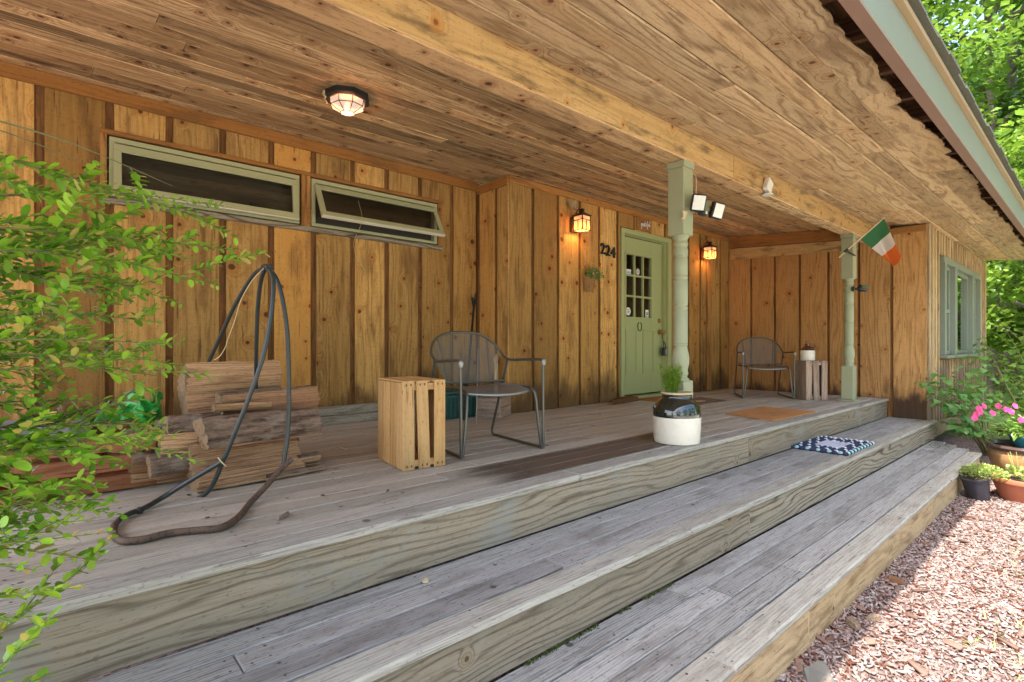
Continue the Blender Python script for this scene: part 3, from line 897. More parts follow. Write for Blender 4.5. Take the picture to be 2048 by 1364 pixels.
mb.box(gx0, gx1, YP, YP + 0.04, LB, gz0, 2)
mb.box(gx0, gx1, YP, YP + 0.04, gz1, LT, 2)
mb.build('door_leaf', M['door_green'], door, bevel=0.002)
mb = MB()
fw = 0.03
mb.box(gx0 - fw, gx1 + fw, YP - 0.014, YP - 0.001, gz0 - fw, gz0, 0)
mb.box(gx0 - fw, gx1 + fw, YP - 0.014, YP - 0.001, gz1, gz1 + fw, 0)
mb.box(gx0 - fw, gx0, YP - 0.014, YP - 0.001, gz0, gz1, 2)
mb.box(gx1, gx1 + fw, YP - 0.014, YP - 0.001, gz0, gz1, 2)
for k in (1, 2):
    xx = gx0 + (gx1 - gx0) * k / 3
    mb.box(xx - 0.013, xx + 0.013, YP - 0.010, YP + 0.02, gz0, gz1, 2)
    zz = gz0 + (gz1 - gz0) * k / 3
    mb.box(gx0, gx1, YP - 0.009, YP + 0.019, zz - 0.013, zz + 0.013, 0)
mb.build('muntin_grid', M['door_green'], door, bevel=0.003)
mb = MB()
mb.face([(gx0, YP + 0.022, gz0), (gx1, YP + 0.022, gz0), (gx1, YP + 0.022, gz1), (gx0, YP + 0.022, gz1)])
mb.build('pane', M['glass'], door)
mb = MB()
for (a, b) in ((LX0 + 0.15, LX0 + 0.40), (LX1 - 0.47, LX1 - 0.21)):
    for k, (ins, dep) in enumerate(((0.0, 0.010), (0.035, 0.004))):
        a2, b2, z0, z1 = a + ins, b - ins, LB + 0.26 + ins, LB + 0.86 - ins
        if k == 0:
            mb.box(a2, b2, YP - dep, YP - 0.001, z0, z0 + 0.02, 0); mb.box(a2, b2, YP - dep, YP - 0.001, z1 - 0.02, z1, 0)
            mb.box(a2, a2 + 0.02, YP - dep, YP - 0.001, z0 + 0.02, z1 - 0.02, 2); mb.box(b2 - 0.02, b2, YP - dep, YP - 0.001, z0 + 0.02, z1 - 0.02, 2)
        else:
            mb.box(a2, b2, YP - dep, YP - 0.001, z0, z1, 2)
mb.build('raised_panel', M['door_green'], door, bevel=0.004)
for zz, rr, nm in ((LB + 0.99, 0.028, 'deadbolt'), (LB + 0.83, 0.034, 'door_knob')):
    mb = MB()
    X = Matrix.Translation((LX1 - 0.075, YP - 0.001, zz)) @ Matrix.Rotation(PI / 2, 4, 'X')
    prof = [(rr * 1.15, 0), (rr * 1.15, 0.008), (rr * 0.5, 0.014), (rr * 0.45, 0.035), (rr * 0.9, 0.045), (rr, 0.06), (rr * 0.8, 0.075), (0.001, 0.078)]
    if nm == 'deadbolt': prof = [(rr * 1.2, 0), (rr * 1.15, 0.01), (rr * 0.8, 0.022), (rr * 0.75, 0.026), (0.001, 0.028)]
    mb.lathe(prof, 20, X=X)
    mb.build(nm, M['brass'], door, smooth=True)
mb = MB()
x0, x1, y0, y1, z0, z1 = DX0, DX1, YP + 0.05, YP + 1.5, DZ, 2.75
c = [(x0, y0, z0), (x1, y0, z0), (x1, y1, z0), (x0, y1, z0), (x0, y0, z1), (x1, y0, z1), (x1, y1, z1), (x0, y1, z1)]
for q in ((0, 1, 2, 3), (4, 7, 6, 5), (3, 2, 6, 7), (0, 3, 7, 4), (1, 5, 6, 2)):
    mb.face([c[i] for i in q])
mb.build('inner_hall', M['interior'], cabin)


# ceiling boards
def ceil_rows(y0, y1, w, mb, m, x0, x1, lo, hi, jit, g=0.0022):
    y = y0
    while y < y1 - 0.01:
        ww = min(random.uniform(w * 0.93, w * 1.07), y1 - y)
        if y1 - y - ww < w * 0.4: ww = y1 - y
        x = x0 - random.uniform(0, 2)
        while x < x1:
            L = random.uniform(lo, hi)
            a, b = max(x, x0), min(x + L, x1)
            if b - a > 0.05:
                dz = random.uniform(0, jit)
                dz2 = random.uniform(0, jit)
                mb.hexa([(a + .001, y + g, zc(y) + dz), (b - .001, y + g, zc(y) + dz2), (a + .001, y + ww - g, zc(y + ww) + dz2), (b - .001, y + ww - g, zc(y + ww) + dz),
                         (a + .001, y + g, zc(y) + 0.02), (b - .001, y + g, zc(y) + 0.02), (a + .001, y + ww - g, zc(y + ww) + 0.02), (b - .001, y + ww - g, zc(y + ww) + 0.02)], 0, m)
            x += L
        y += ww


mb = MB()
ceil_rows(BY + 0.16, YW1 + 0.03, 0.118, mb, 0, XR0 + 0.1, XE + 0.01, 3.0, 6.5, 0.005)
mb.build('porch_ceiling', M['ceil_in'], cabin, bevel=0.0035)
mb = MB()
YS = 0.99
ceil_rows(YS, BY + 0.002, 0.157, mb, 0, XR0 + 0.05, 12.85, 2.2, 5.0, 0.009, 0.003)
mb.build('soffit', M['ceil_out'], cabin, bevel=0.006)
mb = MB()
# outermost soffit board: a waney, split edge
x = XR0 + 0.05
while x < 12.85:
    L = random.uniform(2.0, 3.2)
    b = min(x + L, 12.85)
    rn = (random.random(), random.random(), random.random())
    ou, ov = random.random() * 60, random.random() * 60
    n = max(2, int((b - x) / 0.035))
    wob = 0.0
    prev = None
    for i in range(n + 1):
        xx = x + (b - x) * i / n
        wob = wob * 0.88 + random.uniform(-0.009, 0.009)
        if random.random() < 0.03: wob += random.choice((-0.03, 0.035))
        ye = 0.805 + wob * 1.25 + 0.016 * math.sin(xx * 1.9 + 0.7) + 0.008 * math.sin(xx * 4.7)
        cur = (xx, ye)
        if prev:
            pa, pb = prev, cur
            up = random.uniform(0, 0.005)
            mb.hexa([(pa[0], pa[1], zc(pa[1]) + 0.002), (pb[0], pb[1], zc(pb[1]) + 0.002), (pa[0], YS - 0.003, zc(YS)), (pb[0], YS - 0.003, zc(YS)),
                     (pa[0], pa[1] + 0.008, zc(pa[1]) + 0.02), (pb[0], pb[1] + 0.008, zc(pb[1]) + 0.02), (pa[0], YS - 0.003, zc(YS) + 0.02), (pb[0], YS - 0.003, zc(YS) + 0.02)],
                    0, 0, rnd=rn, off=(ou + pa[0], ov))
        prev = cur
    x = b + 0.003
mb.build('soffit_edge', M['ceil_out'], cabin)
# main beam: two timbers butted
mb = MB()
bz0 = CH + 1.383
JX = 4.35
mb.box(XR0 + 0.1, JX - 0.002, BY, BY + 0.152, bz0 + 0.012, zc(BY) + 0.015, 0, 0)
mb.box(JX + 0.002, XE - 0.001, BY, BY + 0.15, bz0 + 0.014, zc(BY) + 0.015, 0, 0)
mb.build('porch_beam', M['beam'], cabin, bevel=0.006)
mb = MB()
mb.box(XR0 + 0.1, JX + 0.6, BY + 0.003, BY + 0.155, bz0, bz0 + 0.0115, 0, 0)
mb.box(JX + 0.603, XE - 0.001, BY + 0.003, BY + 0.153, bz0, bz0 + 0.0115, 0, 0)
mb.build('beam_underside', M['ceil_in'], cabin, bevel=0.003)
# rafter tails, sheathing, fascia, drip edge, shingles
xr = XR0 + 0.2
while xr < XR1 - 0.1:
    mb = MB()
    ya, yb = 0.705, BY - 0.005
    mb.hexa([(xr, ya, zc(ya) + 0.024), (xr + 0.04, ya, zc(ya) + 0.024), (xr, yb, zc(yb) + 0.024), (xr + 0.04, yb, zc(yb) + 0.024),
             (xr, ya, zc(ya) + 0.15), (xr + 0.04, ya, zc(ya) + 0.15), (xr, yb, zc(yb) + 0.15), (xr + 0.04, yb, zc(yb) + 0.15)], 1, 0)
    mb.build('rafter', M['rafter'], cabin)
    xr += 0.46
mb = MB()
ys = [0.70, 3.0, 6.4]
zz = [CH + 1.61, CH + 1.86, CH + 2.12]
for i in range(2):
    mb.hexa([(XR0, ys[i], zz[i] - 0.02), (XR1, ys[i], zz[i] - 0.02), (XR0, ys[i + 1], zz[i + 1] - 0.02), (XR1, ys[i + 1], zz[i + 1] - 0.02),
             (XR0, ys[i], zz[i]), (XR1, ys[i], zz[i]), (XR0, ys[i + 1], zz[i + 1]), (XR1, ys[i + 1], zz[i + 1])], 0, 0)
mb.build('roof_sheathing', M['rafter'], cabin)
FZ0, FZ1, FY = CH + 1.36, CH + 1.565, 0.645
mb = MB()
mb.box(XR0, 6.9, FY, FY + 0.045, FZ0, FZ1, 0, 0)
mb.box(6.903, XR1, FY + 0.001, FY + 0.045, FZ0 + .001, FZ1, 0, 0)
mb.build('fascia', M['fascia'], cabin, bevel=0.003)
mb = MB()
mb.box(XR0, XR1, FY + 0.002, FY + 0.058, FZ0 - 0.008, FZ0 - 0.001, 0, 0)
mb.box(XR0, XR1, FY + 0.046, FY + 0.058, FZ0 - 0.001, FZ0 + 0.12, 0, 0)
mb.build('fascia_cap', M['fascia_under'], cabin)
mb = MB()
mb.box(XR0, XR1, FY - 0.03, FY + 0.06, FZ1 + 0.002, FZ1 + 0.03, 0, 0)
mb.box(XR0, XR1, FY - 0.018, FY + 0.06, FZ1 + 0.031, FZ1 + 0.045, 0, 0)
mb.build('drip_edge', M['drip'], cabin, bevel=0.002)
mb = MB()
yy = [FY - 0.06, 3.0, 6.4]
zz = [FZ1 + 0.05, FZ1 + 0.34, FZ1 + 0.62]
x = XR0 - 0.03
while x < XR1:
    b = min(x + random.uniform(0.25, 0.35), XR1 + 0.03)
    y0 = yy[0] + random.uniform(-0.008, 0.008)
    mb.hexa([(x, y0, zz[0]), (b, y0, zz[0]), (x, 3.0, zz[1]), (b, 3.0, zz[1]), (x, y0, zz[0] + 0.018), (b, y0, zz[0] + 0.018), (x, 3.0, zz[1] + 0.018), (b, 3.0, zz[1] + 0.018)], 0, 0)
    x = b
mb.hexa([(XR0, 3.0, zz[1]), (XR1, 3.0, zz[1]), (XR0, 6.4, zz[2]), (XR1, 6.4, zz[2]), (XR0, 3.0, zz[1] + .018), (XR1, 3.0, zz[1] + .018), (XR0, 6.4, zz[2] + .018), (XR1, 6.4, zz[2] + .018)], 0, 0)
mb.build('roof', M['shingle'], cabin)


# turned porch posts
def make_post(x, y):
    h = bz0 - DZ
    w = 0.068
    o = bpy.data.objects.new('porch_post', None)
    COL.objects.link(o)
    o.parent = cabin
    o.location = (x, y, DZ)
    mb = MB()
    mb.box(-w, w, -w, w, 0.022, 0.44, 2)
    mb.build('lower_block', M['post'], o, bevel=0.006)
    mb = MB()
    mb.box(-w, w, -w, w, 1.54, h - 0.05, 2)
    mb.build('upper_block', M['post'], o, bevel=0.006)
    mb = MB()
    mb.box(-w - 0.008, w + 0.008, -w - 0.008, w + 0.008, h - 0.05, h - 0.001, 2)
    mb.build('post_cap', M['post'], o, bevel=0.005)
    mb = MB()
    r = 0.054
    prof = [(0.066, 0.44), (0.064, 0.452), (0.050, 0.462), (0.050, 0.478), (0.057, 0.482), (0.059, 0.50), (0.052, 0.512), (0.056, 0.53), (0.064, 0.57), (0.065, 0.61), (0.058, 0.66), (0.049, 0.69),
            (0.049, 0.70), (0.055, 0.705), (0.055, 0.715), (0.050, 0.72), (0.055, 0.725), (0.054, 0.735), (0.054, 0.97), (0.050, 0.975), (0.050, 0.983), (0.055, 0.988), (0.055, 1.0), (0.050, 1.005),
            (0.050, 1.012), (0.055, 1.017), (0.055, 1.20), (0.050, 1.205), (0.050, 1.213), (0.055, 1.218), (0.055, 1.232), (0.050, 1.237), (0.050, 1.245), (0.055, 1.25), (0.053, 1.37), (0.049, 1.375),
            (0.049, 1.385), (0.055, 1.39), (0.056, 1.43), (0.048, 1.45), (0.048, 1.46), (0.056, 1.47), (0.057, 1.485), (0.050, 1.495), (0.050, 1.51), (0.058, 1.52), (0.066, 1.54)]
    mb.lathe(prof, 28)
    mb.build('turned_shaft', M['post'], o, smooth=True)
    mb = MB()
    mb.box(-w - 0.03, w + 0.03, -w - 0.03, w + 0.03, 0.001, 0.021, 0)
    mb.build('base_plate', M['post'], o, bevel=0.003)
    return o


make_post(3.64, BY + 0.075)
make_post(7.60, BY + 0.075)

# ---------------------------------------------------------------- porch deck and steps
deck = thing('porch_deck', 'weathered grey plank deck with two long steps down to the mulch', 'deck', (0, 0, 0))


def screws(mb, x0, x1, ys, z, m, step=0.41):
    x = x0
    while x < x1:
        for y in ys:
            mb.disc((x + random.uniform(-.012, .012), y + random.uniform(-.006, .006), z + 0.0008), random.uniform(0.004, 0.006), 8, m)
        x += step


def plank_floor(y0, y1, w, ztop, mat, name, xl, xr, nose=0.0, lo=2.4, hi=4.6, extra=None, xend=None, gap=0.003):
    mb, nb = MB(), MB()
    y = y0
    row = 0
    while y < y1 - 0.01:
        ww = min(w, y1 - y)
        if y1 - y - ww < 0.03: ww = y1 - y
        re = xend(y + ww / 2) if xend else xr
        x = xl - random.uniform(0, 2.0)
        while x < re:
            L = random.uniform(lo, hi)
            a, b = max(x, xl), min(x + L, re)
            if b - a > 0.03:
                dz = random.uniform(-0.0015, 0.0015)
                (nb if row == 0 else mb).box(a + .0012, b - .0012, y + gap, y + ww - gap, ztop - 0.034 + dz, ztop + dz, 0, 0)
                for e in (a + 0.03, b - 0.03):
                    for yy2 in (y + 0.03, y + ww - 0.03):
                        mb.disc((e, yy2, ztop + dz + 0.0006), 0.0045, 8, 1)
            x += L
        screws(mb, xl + 0.2, re, (y + 0.03, y + ww - 0.03), ztop + 0.0015, 1, 0.61)
        y += ww
        row += 1
    nb.build('nosing', [M['nosing'], M['iron']], deck, bevel=0.008)
    return mb.build(name, [mat, M['iron']], deck, bevel=0.0045)


plank_floor(YD - 0.002, YW1 + 0.01, 0.1385, DZ, M['deck'], 'deck_floor', XL, XE - 0.002)
plank_floor(YM, YD + 0.02, 0.126, MZ, M['tread'], 'middle_tread', XL, XE + 0.14)
plank_floor(YL, YM + 0.022, 0.134, LZ, M['tread'], 'lower_tread', XL, 8.0, xend=lambda y: 7.62 + (y - YL) * 1.35)


def riser(y, z0, z1, name, mat, xr, cuts, t=0.03):
    mb = MB()
    xs = [XL + 0.01] + cuts + [xr]
    for a, b in zip(xs[:-1], xs[1:]):
        mb.box(a + .001, b - .001, y + random.uniform(0, .002), y + t, z0, z1, 0, 0)
        for e in (a + 0.04, b - 0.04):
            for zz in (z0 + 0.05, z1 - 0.04):
                mb.disc((e, y - 0.0006, zz), 0.0045, 8, 1, nrm=(0, -1, 0))
    return mb.build(name, [mat, M['iron']], deck, bevel=0.003)


riser(YD + 0.024, MZ + 0.001, DZ - 0.036, 'upper_riser', M['riser'], XE - 0.002, [4.28])
riser(YM + 0.024, LZ + 0.001, MZ - 0.036, 'middle_riser', M['riser'], XE + 0.135, [3.22])
riser(YL + 0.012, -0.05, LZ - 0.036, 'lower_riser', M['kick'], 7.6, [2.66, 5.3])
# damp stain where the jug has been watered: planks that took up water (a darker part of the floor)
g = G('wet_planks')
p = g.pos()
uvn = g.noise(g.vmul(p, (3.0, 60.0, 1.0)), 1.0, 4.0, 0.65)
colw = g.mix(uvn, (0.075, 0.052, 0.038), (0.23, 0.17, 0.125))
x = g.sep(p)
nz = g.noise(g.vmul(p, (2.2, 9.0, 1)), 1.0, 3.0)
dx = g.math('ABSOLUTE', g.mul(g.sub(x[0], 2.72), 1.0 / 0.98))
dy = g.math('ABSOLUTE', g.mul(g.sub(x[1], 2.235), 1.0 / 0.20))
lim = g.math('MAXIMUM', dx, dy)
al = g.sub(1.0, g.ss(g.add(lim, g.mul(g.sub(nz, 0.5), 0.4)), 0.6, 1.1))
M['wet'] = g.done(g.n('ShaderNodeMixShader', {0: g.mul(al, 0.72), 1: g.n('ShaderNodeBsdfTransparent'), 2: g.bsdf(colw, 0.6)}))
mb = MB()
y = YD - 0.002 + 0.1385
for k in range(3):
    mb.box(1.5, 3.95, y + 0.0045, y + 0.1385 - 0.0045, DZ + 0.0018, DZ + 0.0026, 0, 0)
    y += 0.1385
tag(mb.build('damp_stain', M['wet'], deck), 'dark damp patch on the planks beside the jug')
# ================================================================= OBJECTS
# ---------------------------------------------------------------- wooden crates standing on end
def crate_on_end(name, label, cat, mat, loc, rz, w, d, h, lean=0.0, group=None):
    t = thing(name, label, cat, loc, rz, group)
    th = 0.012
    hw, hd = w / 2, d / 2
    sk = Matrix.Rotation(lean, 4, 'Y')
    mb = MB()
    sw = w * 0.27
    for k in range(3):
        a = -hw + k * (w - sw) / 2
        tl = Matrix.Rotation(random.uniform(-0.012, 0.012) - (0.035 if k == 1 else 0.0) * 0.6, 4, 'Y')
        mb.box(a, a + sw, -hd - th, -hd - 0.0005, 0.0, h, 2, 0, 0.0015, X=tl)
        for zz in (0.022, h - 0.022):
            for q in (0.3, 0.7):
                mb.disc(tl @ Vector((a + sw * q, -hd - th - 0.0032, zz)), 0.0042, 8, 1, nrm=(0, -1, 0), sy=2.0)
    mb.build('front_slat', [mat, M['kdot']], t, bevel=0.002)
    for s in (-1, 1):
        mb = MB()
        n = 4
        for k in range(n):
            a = -hd + k * (2 * hd) / n
            mb.box(min(s * hw, s * (hw - th)) + 0.0, max(s * hw, s * (hw - th)), a + 0.0025, a + 2 * hd / n - 0.0025, 0.001, h - 0.013, 2, 0, 0.001)
        mb.build('side_panel', mat, t, bevel=0.002)
    mb = MB()
    dw = w * 0.29
    for k in range(3):
        a = -hw + k * (w - dw) / 2
        mb.box(a, a + dw, -hd - th * 0.2, hd, h - 0.011, h, 1, 0, 0.0012)
    mb.build('top_slat', mat, t, bevel=0.002)
    for z0 in (0.012, h - 0.055):
        for ya in (-hd, hd - 0.02):
            mb = MB()
            mb.box(-hw + th + .001, hw - th - .001, ya, ya + 0.018, z0, z0 + 0.04, 0)
            mb.build('cleat', mat, t, bevel=0.002)
    mb = MB()
    mb.box(-hw + th + .001, hw - th - .001, -hd + 0.02, hd - 0.022, 0.012, 0.024, 1)
    mb.build('bottom_board', mat, t, bevel=0.002)
    return t


M['kdot'] = plain('nail_mark', (0.14, 0.055, 0.02), 0.8)
crate_on_end('wooden_crate', 'new honey coloured pine crate standing on end left of the near metal chair', 'crate', M['crate'], (1.665, 2.815, DZ + 0.002), -0.13, 0.262, 0.40, 0.505)
crate_on_end('wooden_crate', 'weathered grey wooden crate on end carrying the small brown and white jug', 'crate', M['crate_grey'], (7.49, 2.575, DZ + 0.002), -0.72, 0.272, 0.27, 0.50)


# ---------------------------------------------------------------- metal mesh armchairs
def make_chair(label, loc, rz):
    t = thing('patio_chair', label, 'chair', loc, rz, 'metal mesh armchairs on the porch')
    r = 0.0098
    # one tube: left arm, hoop over the back, right arm
    pts = [(-0.315, -0.33, 0.585), (-0.315, -0.325, 0.602), (-0.312, -0.29, 0.612), (-0.305, -0.1, 0.606), (-0.298, 0.04, 0.600), (-0.293, 0.12, 0.612), (-0.285, 0.185, 0.655), (-0.245, 0.235, 0.732), (-0.15, 0.262, 0.788), (0, 0.27, 0.806)]
    pts = pts + [(-x, y, z) for (x, y, z) in pts[-2::-1]]
    mb = MB()
    mb.tube(smoothpts(pts, 5), r, 10)
    mb.build('arm_hoop', M['chair'], t, smooth=True)
    for s in (-1, 1):
        mb = MB()
        P = [(s * .315, -.33, .59), (s * .314, -.331, .4), (s * .312, -.333, .012)]
        mb.tube(P, r, 10)
        mb.build('front_leg', M['chair'], t, smooth=True)
        mb = MB()
        P = [(s * .295, .10, .603), (s * .292, .17, .42), (s * .288, .30, .10), (s * .288, .318, .04), (s * .289, .295, .0135), (s * .292, .25, .0125), (s * .30, -.10, .0125), (s * .31, -.33, .0125)]
        mb.tube(smoothpts(P, 5), r, 10)
        mb.build('rear_leg', M['chair'], t, smooth=True)
        mb = MB()
        P = [(s * .262, .19, .418), (s * .258, .0, .418), (s * .254, -.22, .420), (s * .255, -.285, .408), (s * .262, -.315, .36), (s * .276, -.322, .20), (s * .30, -.328, .0135)]
        mb.tube(smoothpts(P, 5), 0.0105, 10)
        mb.build('seat_rail', M['chair'], t, smooth=True)
        mb = MB()
        mb.lathe([(0.001, 0.014), (0.012, 0.010), (0.017, 0.0), (0.016, -0.02), (0.013, -0.03)], 14, (s * .315, -.335, .602))
        mb.build('arm_cap', M['steel'], t, smooth=True)
    mb = MB()
    mb.tube([(-.275, .135, .445), (-.14, .155, .437), (0, .162, .434), (.14, .155, .437), (.275, .135, .445)], 0.008, 8)
    for s in (-1, 1):
        mb.tube(smoothpts([(s * .175, .152, .438), (s * .185, .20, .58), (s * .205, .252, .752)], 4), 0.0065, 8)
    mb.build('back_rail', M['chair'], t, smooth=True)
    # woven back
    mb = MB()
    nx, nz = 14, 8
    grid = []
    for i in range(nx + 1):
        x = -0.27 + 0.54 * i / nx
        ztop = 0.60 + 0.205 * math.sqrt(max(0.0, 1 - (x / 0.285) ** 2))
        zbot = 0.437 + 0.008 * (x / 0.27) ** 2
        col = []
        for k in range(nz + 1):
            q = k / nz
            z = zbot + (ztop - zbot) * q
            y = 0.158 + 0.29 * (z - 0.437) - 0.30 * x * x - 0.02 * math.sin(q * PI) * 0
            xx = x * (0.72 + 0.28 * min(1, (z - 0.437) / 0.17)) if z < 0.61 else x
            col.append((xx, y, z))
        grid.append(col)
    for i in range(nx):
        for k in range(nz):
            q = [grid[i][k], grid[i + 1][k], grid[i + 1][k + 1], grid[i][k + 1]]
            mb.face(q, [(p[0], p[2]) for p in q])
    mb.build('backrest', M['chair_mesh'], t, smooth=True)
    mb = MB()
    nx, ny = 16, 8
    def yfront(x): return -0.335 + 0.085 * (abs(x) / 0.25) ** 2.2
    grid = []
    for i in range(nx + 1):
        x = -0.245 + 0.49 * i / nx
        col = []
        for k in range(ny + 1):
            q = k / ny
            y = 0.20 + (yfront(x) - 0.20) * q
            z = 0.420 - 0.014 * (1 - (x / 0.25) ** 2) - (0.02 * max(0, q - 0.75) / 0.25) ** 1.0
            col.append((x, y, z))
        grid.append(col)
    for i in range(nx):
        for k in range(ny):
            q = [grid[i][k], grid[i + 1][k], grid[i + 1][k + 1], grid[i][k + 1]]
            mb.face(q, [(p[0], p[1]) for p in q])
    seat = mb.build('seat', M['seat_mesh'], t, smooth=True)
    mb = MB()
    rim = [grid[i][ny] for i in range(nx + 1)]
    mb.tube([(-.245, .20, .42)] + [grid[0][k] for k in range(1, ny)] + rim + [grid[nx][k] for k in range(ny - 1, 0, -1)] + [(.245, .20, .42)], 0.0095, 8)
    mb.build('seat_rim', M['steel'], seat, smooth=True)
    return t


ch = make_chair('grey metal mesh armchair beside the pale pine crate, facing the steps', (2.29, 2.93, DZ), -0.16)
dup(ch, (7.36, 3.14, DZ), -0.93, 'grey metal mesh armchair near the far porch corner, beside the weathered crate')

# ---------------------------------------------------------------- stoneware jug planter
JC = (3.455, 2.085, DZ + 0.001)
jug = thing('stoneware_crock', 'large cream stoneware crock with glossy dark shoulder at the porch edge', 'planter', JC)
mb = MB()
outer = [(0.001, 0.0), (0.145, 0.0), (0.158, 0.006), (0.163, 0.03), (0.168, 0.12), (0.169, 0.192)]
mb.lathe(outer, 56)
mb.build('body', M['ceramic'], jug, smooth=True)
mb = MB()
mb.lathe([(0.169, 0.192), (0.1695, 0.20), (0.168, 0.225), (0.160, 0.262), (0.143, 0.292), (0.122, 0.312), (0.110, 0.322), (0.106, 0.332), (0.106, 0.345), (0.110, 0.352)], 56)
for s in (-1, 1):
    a = -TH + (0 if s > 0 else PI)
    cx, cy = math.cos(a) * 0.158, math.sin(a) * 0.158
    mb.lathe([(0.001, -0.022), (0.012, -0.018), (0.017, 0.0), (0.012, 0.016), (0.001, 0.02)], 12, (cx, cy, 0.255))
mb.build('shoulder', M['glaze'], jug, smooth=True)
mb = MB()
mb.lathe([(0.110, 0.352), (0.114, 0.358), (0.114, 0.364), (0.108, 0.368), (0.100, 0.364), (0.098, 0.34)], 56)
mb.build('rim', M['straw'], jug, smooth=True)
mb = MB()
mb.lathe([(0.099, 0.338), (0.05, 0.345), (0.001, 0.343)], 32)
mb.build('soil', M['soil'], jug, smooth=True)
# feathery plant
def blade_template(w, l):
    return [(-w * .5, 0, 0), (w * .5, 0, 0), (w * .62, l * .45, l * .05), (-w * .62, l * .45, l * .05), (0, l, -l * .06)], [[0, 1, 2, 3], [3, 2, 4]]


pl = thing('feathery_plant', 'feathery bright green plant growing in the stoneware crock', 'plant', (JC[0] - 0.03, JC[1] + 0.02, JC[2] + 0.344))
mbs = MB()
P, D = [], []
for k in range(26):
    a = k * 2.4; lean = random.uniform(0.0, 0.3)
    L = random.uniform(0.13, 0.225)
    base = Vector((0.009 * math.sqrt(k) * math.cos(a), 0.009 * math.sqrt(k) * math.sin(a), 0))
    tip = base + Vector((math.cos(a) * lean * L, math.sin(a) * lean * L, L))
    mbs.tube([base, (base + tip) / 2 + Vector((0, 0, .005)), tip], 0.0018, 5)
    for i in range(34):
        q = 0.12 + 0.88 * i / 34
        p = base.lerp(tip, q)
        b = random.uniform(0, 2 * PI)
        P.append(p); D.append((math.cos(b), math.sin(b), random.uniform(0.35, 1.0)))
mbs.build('stem', M['fern'], pl, smooth=True)
D = np.array(D, float)
tv, tf = blade_template(0.005, 0.05)
sc = rng.uniform(0.6, 1.25, len(P))
scatter('foliage', tv, tf, np.array([tuple(p) for p in P]), frames(D, roll=rng.uniform(-.6, .6, len(P))) * sc[:, None, None], rng.random((len(P), 3)), M['fern'], pl)

# small brown and white jug
sj = thing('small_jug', 'small cream jug with brown glazed top and wire bail on the grey crate', 'jug', (7.47, 2.60, DZ + 0.503))
mb = MB()
mb.lathe([(0.001, 0), (0.082, 0), (0.087, 0.006), (0.087, 0.125), (0.084, 0.132)], 36)
mb.build('body', M['ceramic'], sj, smooth=True)
mb = MB()
mb.lathe([(0.084, 0.132), (0.080, 0.138), (0.072, 0.155), (0.050, 0.178), (0.032, 0.188), (0.030, 0.205), (0.036, 0.208), (0.036, 0.216), (0.001, 0.217)], 36)
mb.tube(smoothpts([(0.05, -0.04, 0.175), (0.085, -0.05, 0.195), (0.08, -0.045, 0.165), (0.074, -0.04, 0.145)], 4), 0.008, 8)
mb.build('glazed_top', M['brown_glaze'], sj, smooth=True)
mb = MB()
mb.tube(smoothpts([(-0.06, 0.0, 0.165), (-0.066, 0.0, 0.22), (-0.04, 0, 0.243), (0.03, 0, 0.243), (0.058, 0, 0.22), (0.06, 0, 0.165)], 4), 0.003, 6)
mb.build('bail', M['black'], sj, smooth=True)


# ---------------------------------------------------------------- mats
def matslab(name, label, corners, z, th, mat, fibres=0, seed=1):
    t = MB()
    c = [Vector((x, y, z)) for x, y in corners]
    n = 26
    rr = random.Random(seed)
    top = []
    edge = []
    for i in range(4):
        a, b = c[i], c[(i + 1) % 4]
        for k in range(n):
            p = a.lerp(b, k / n)
            nrm = Vector((b.y - a.y, a.x - b.x, 0)).normalized()
            edge.append(p + nrm * rr.uniform(-0.004, 0.004))
    N = len(edge)
    cen = sum(edge, Vector()) / N
    lo = [Vector((p.x, p.y, z)) for p in edge]
    hi = [Vector((p.x, p.y, z + th * rr.uniform(0.75, 1.0))) for p in edge]
    hi2 = [p.lerp(cen, 0.03) + Vector((0, 0, th * 0.16)) for p in hi]
    for i in range(N):
        j = (i + 1) % N
        t.face([lo[i], lo[j], hi[j], hi[i]])
        t.face([hi[i], hi[j], hi2[j], hi2[i]])
    t.face(hi2)
    o = t.build(name, mat, smooth=False)
    return tag(o, label, 'doormat')


om = matslab('doormat', 'orange coir doormat with dark marks, flat on the deck near the steps', [(5.03, 2.04), (6.04, 2.02), (6.08, 2.575), (5.20, 2.585)], DZ + 0.002, 0.012, M['coir'])
mb = MB()
for k in range(46):
    a = random.uniform(0, PI)
    x, y = random.gauss(5.36, 0.06), random.gauss(2.22, 0.05)
    mb.face([(x - .012 * math.cos(a), y - .012 * math.sin(a), DZ + 0.0165), (x + .002, y - .004, DZ + 0.0165), (x + .012 * math.cos(a), y + .012 * math.sin(a), DZ + 0.0165), (x - .002, y + .004, DZ + 0.0165)])
mb.build('dark_mark', M['coir_dark'], om)
matslab('doormat', 'thick dark brown coir mat left of the green front door', [(4.98, 3.84), (5.62, 3.93), (5.60, 4.02), (5.30, 4.02)], DZ + 0.002, 0.055, M['coir_dark'])
matslab('doormat', 'thin brown coir mat directly in front of the green door', [(5.68, 3.70), (6.62, 3.70), (6.62, 4.015), (5.68, 4.015)], DZ + 0.002, 0.014, M['coir_brown'])
gm = matslab('doormat', 'faded taupe doormat with a pale motif, behind the stoneware crock', [(5.62, 3.16), (6.43, 3.17), (6.56, 3.60), (5.70, 3.62)], DZ + 0.002, 0.011, M['mat_grey'])
mb = MB()
mb.face([(6.03 + 0.13 * math.cos(2 * PI * k / 14) * (1 if k % 2 else .7), 3.33 + 0.075 * math.sin(2 * PI * k / 14) * (1 if k % 2 else .7), DZ + 0.0158) for k in range(14)])
mb.build('pale_motif', M['straw'], gm)
